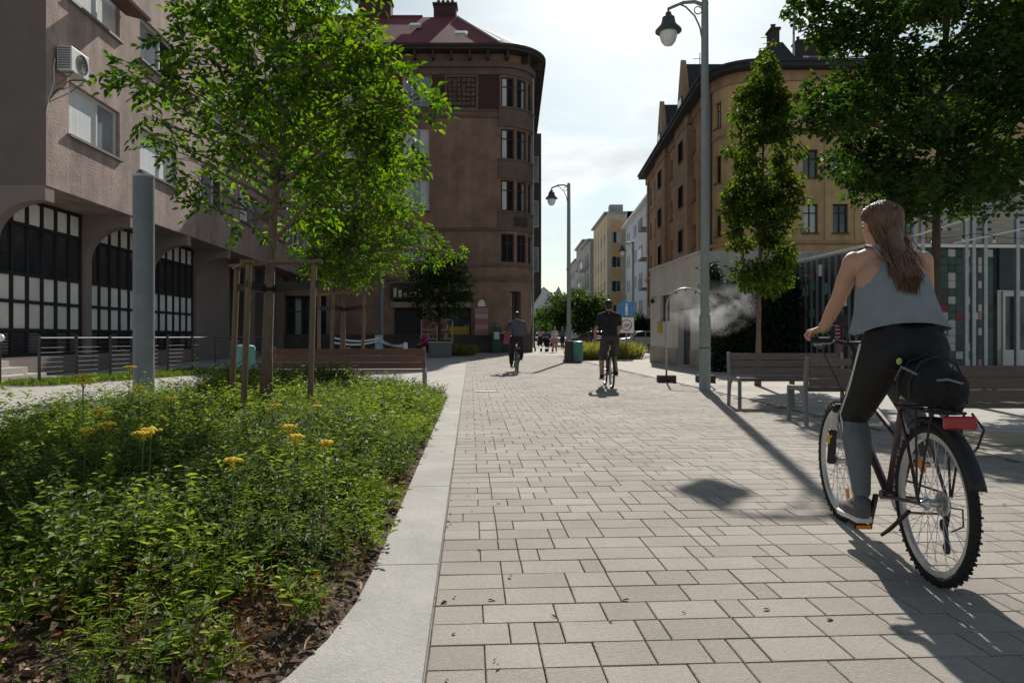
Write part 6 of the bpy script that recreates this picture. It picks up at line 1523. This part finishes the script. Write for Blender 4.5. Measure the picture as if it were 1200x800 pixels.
# ---------------------------------------------------------- man in a checked shirt riding away
M['check'] = pm('blue_grey_shirt',(.085,.09,.11),.9,.3,26,.1,80); M['dark_trouser'] = pm('dark_trousers',(.022,.022,.026),.9,.2,20)
p3a = W(606.5,20.3); h3 = -A+.05
bicycle(p3a,h3,'dark bicycle ridden by the man in the grey-blue shirt',M['frame_bk'],False,True,1.05,.34,-60,.26)
j = dict(pel=(0,.22,.98),neck=(0,.38,1.50),head=(.0,.43,1.66),shL=(-.21,.36,1.43),shR=(.21,.36,1.43),elL=(-.29,.56,1.20),elR=(.29,.56,1.20),wrL=(-.25,.80,1.09),wrR=(.25,.80,1.09),hipL=(-.1,.24,.94),hipR=(.1,.24,.94),knL=(-.16,.56,.60),knR=(.15,.62,.78),anL=(-.15,.50,.24),anR=(.13,.33,.44),hdL=(.05,.08,-.02),hdR=(-.05,.08,-.02),huL=(0,.2,1),huR=(0,.2,1))
simple_person(p3a,h3,'man in grey-blue long-sleeved shirt and dark trousers riding a bicycle',j,M['check'],M['dark_trouser'],M['skin2'],M['rubber'],'cap',M['hair_d'],'long','long',.016)
b3_ = empty('bag', p3a+Vector((-.36,.1,.82)), h3, 'pink and black bag hanging beside the man in the grey-blue shirt', 'bag')
MB().obox((0.04,0,.20),.17,.22,.36,.2,0,.12).build('body', pm('pink_cloth',(.24,.06,.09),.85,.35,14), b3_, bevel=.045); MB().obox((-.08,.02,.19),.10,.20,.30,.2,0,.12).build('side_pocket', M['black'], b3_, bevel=.04); MB().tube([(0,0,.4),(.1,.1,.55),(.2,.2,.62)],.014,6).build('strap', M['black'], b3_)
# ---------------------------------------------------------- people further off
M['pink_c'] = pm('pink_cloth2',(.40,.20,.19),.85,.15,14); M['pale_c'] = pm('pale_cloth',(.48,.46,.42),.85,.1,14); M['magenta'] = pm('magenta_cloth',(.42,.03,.14),.8,.15,14)
walker(W(650,46), math.pi, 'woman in pale top and pink trousers walking beside a dark pushchair', M['pale_c'],M['pink_c'],M['skin'],1.62,.16,'long',M['hair'])
walker(W(624,47), .3, 'person in dark clothes walking past the corner house', M['dark_trouser'],M['dark_trouser'],M['skin2'],1.7,.2)
walker(W(633,66), .1, 'person in a pale shirt walking far down the street', M['pale_c'],M['dark_trouser'],M['skin2'],1.72,.18)
walker(W(659,58), 2.9, 'person in grey walking near the second lamp post', M['check'],M['dark_trouser'],M['skin2'],1.75,.18)
e = empty('pushchair', W(641,46.4), .4, 'dark pushchair beside the woman in pink trousers', 'pushchair')
m = MB(); m.capsule((0,0,.5),(0,.12,.78),.2,.22); vox(m,'seat_hood',M['black'],e,.025,3)
for x in (-.25,.25):
    for y in (-.3,.35): MB().lathe([(0,-.02),(.12,-.02),(.12,.02),(0,.02)],(x,y,.12),12,RX).build('wheel', M['tyre'], e)
    MB().tube([(x,.35,.12),(x,-.1,.6),(x,-.45,1.02)],.014,6).build('frame', M['steel_d'], e)
MB().tube([(-.25,-.45,1.02),(.25,-.45,1.02)],.016,6).build('handle', M['rubber'], e)
# seated person in magenta by the flower rack, on a stool
sp_ = W(500,35.6); stl = empty('stool', sp_, -A, 'small dark stool by the grey planter box', 'stool'); MB().lathe([(.17,.42),(.18,.44),(.17,.46),(0,.46)],(0,0,0),12).build('seat', M['trim_d'], stl)
for a in range(4): t = math.pi/4+a*math.pi/2; MB().tube([(.17*math.cos(t),.17*math.sin(t),0),(.12*math.cos(t),.12*math.sin(t),.43)],.014,6).build('leg', M['steel_d'], stl)
j = dict(pel=(0,0,.56),neck=(0,.10,1.05),head=(0,.15,1.20),shL=(-.17,.08,1.0),shR=(.17,.08,1.0),elL=(-.22,.2,.76),elR=(.22,.2,.76),wrL=(-.12,.4,.66),wrR=(.12,.4,.66),hipL=(-.09,.04,.54),hipR=(.09,.04,.54),knL=(-.11,.44,.52),knR=(.11,.44,.52),anL=(-.11,.42,.10),anR=(.11,.46,.10))
simple_person(sp_,-A+2.2,'person in magenta top sitting by the flower rack',j,M['magenta'],M['dark_trouser'],M['skin2'],M['rubber'],'cap',M['hair_d'],'long','long',.02,'people down the street')

# ---------------------------------------------------------- bake the remeshed surfaces
bpy.context.view_layer.update()
dg = bpy.context.evaluated_depsgraph_get()
for o in REM:
    me = bpy.data.meshes.new_from_object(o.evaluated_get(dg)); mt = o.data.materials[0]
    o.modifiers.clear(); me.materials.clear(); me.materials.append(mt)
    me.polygons.foreach_set('use_smooth',[True]*len(me.polygons)); o.data = me
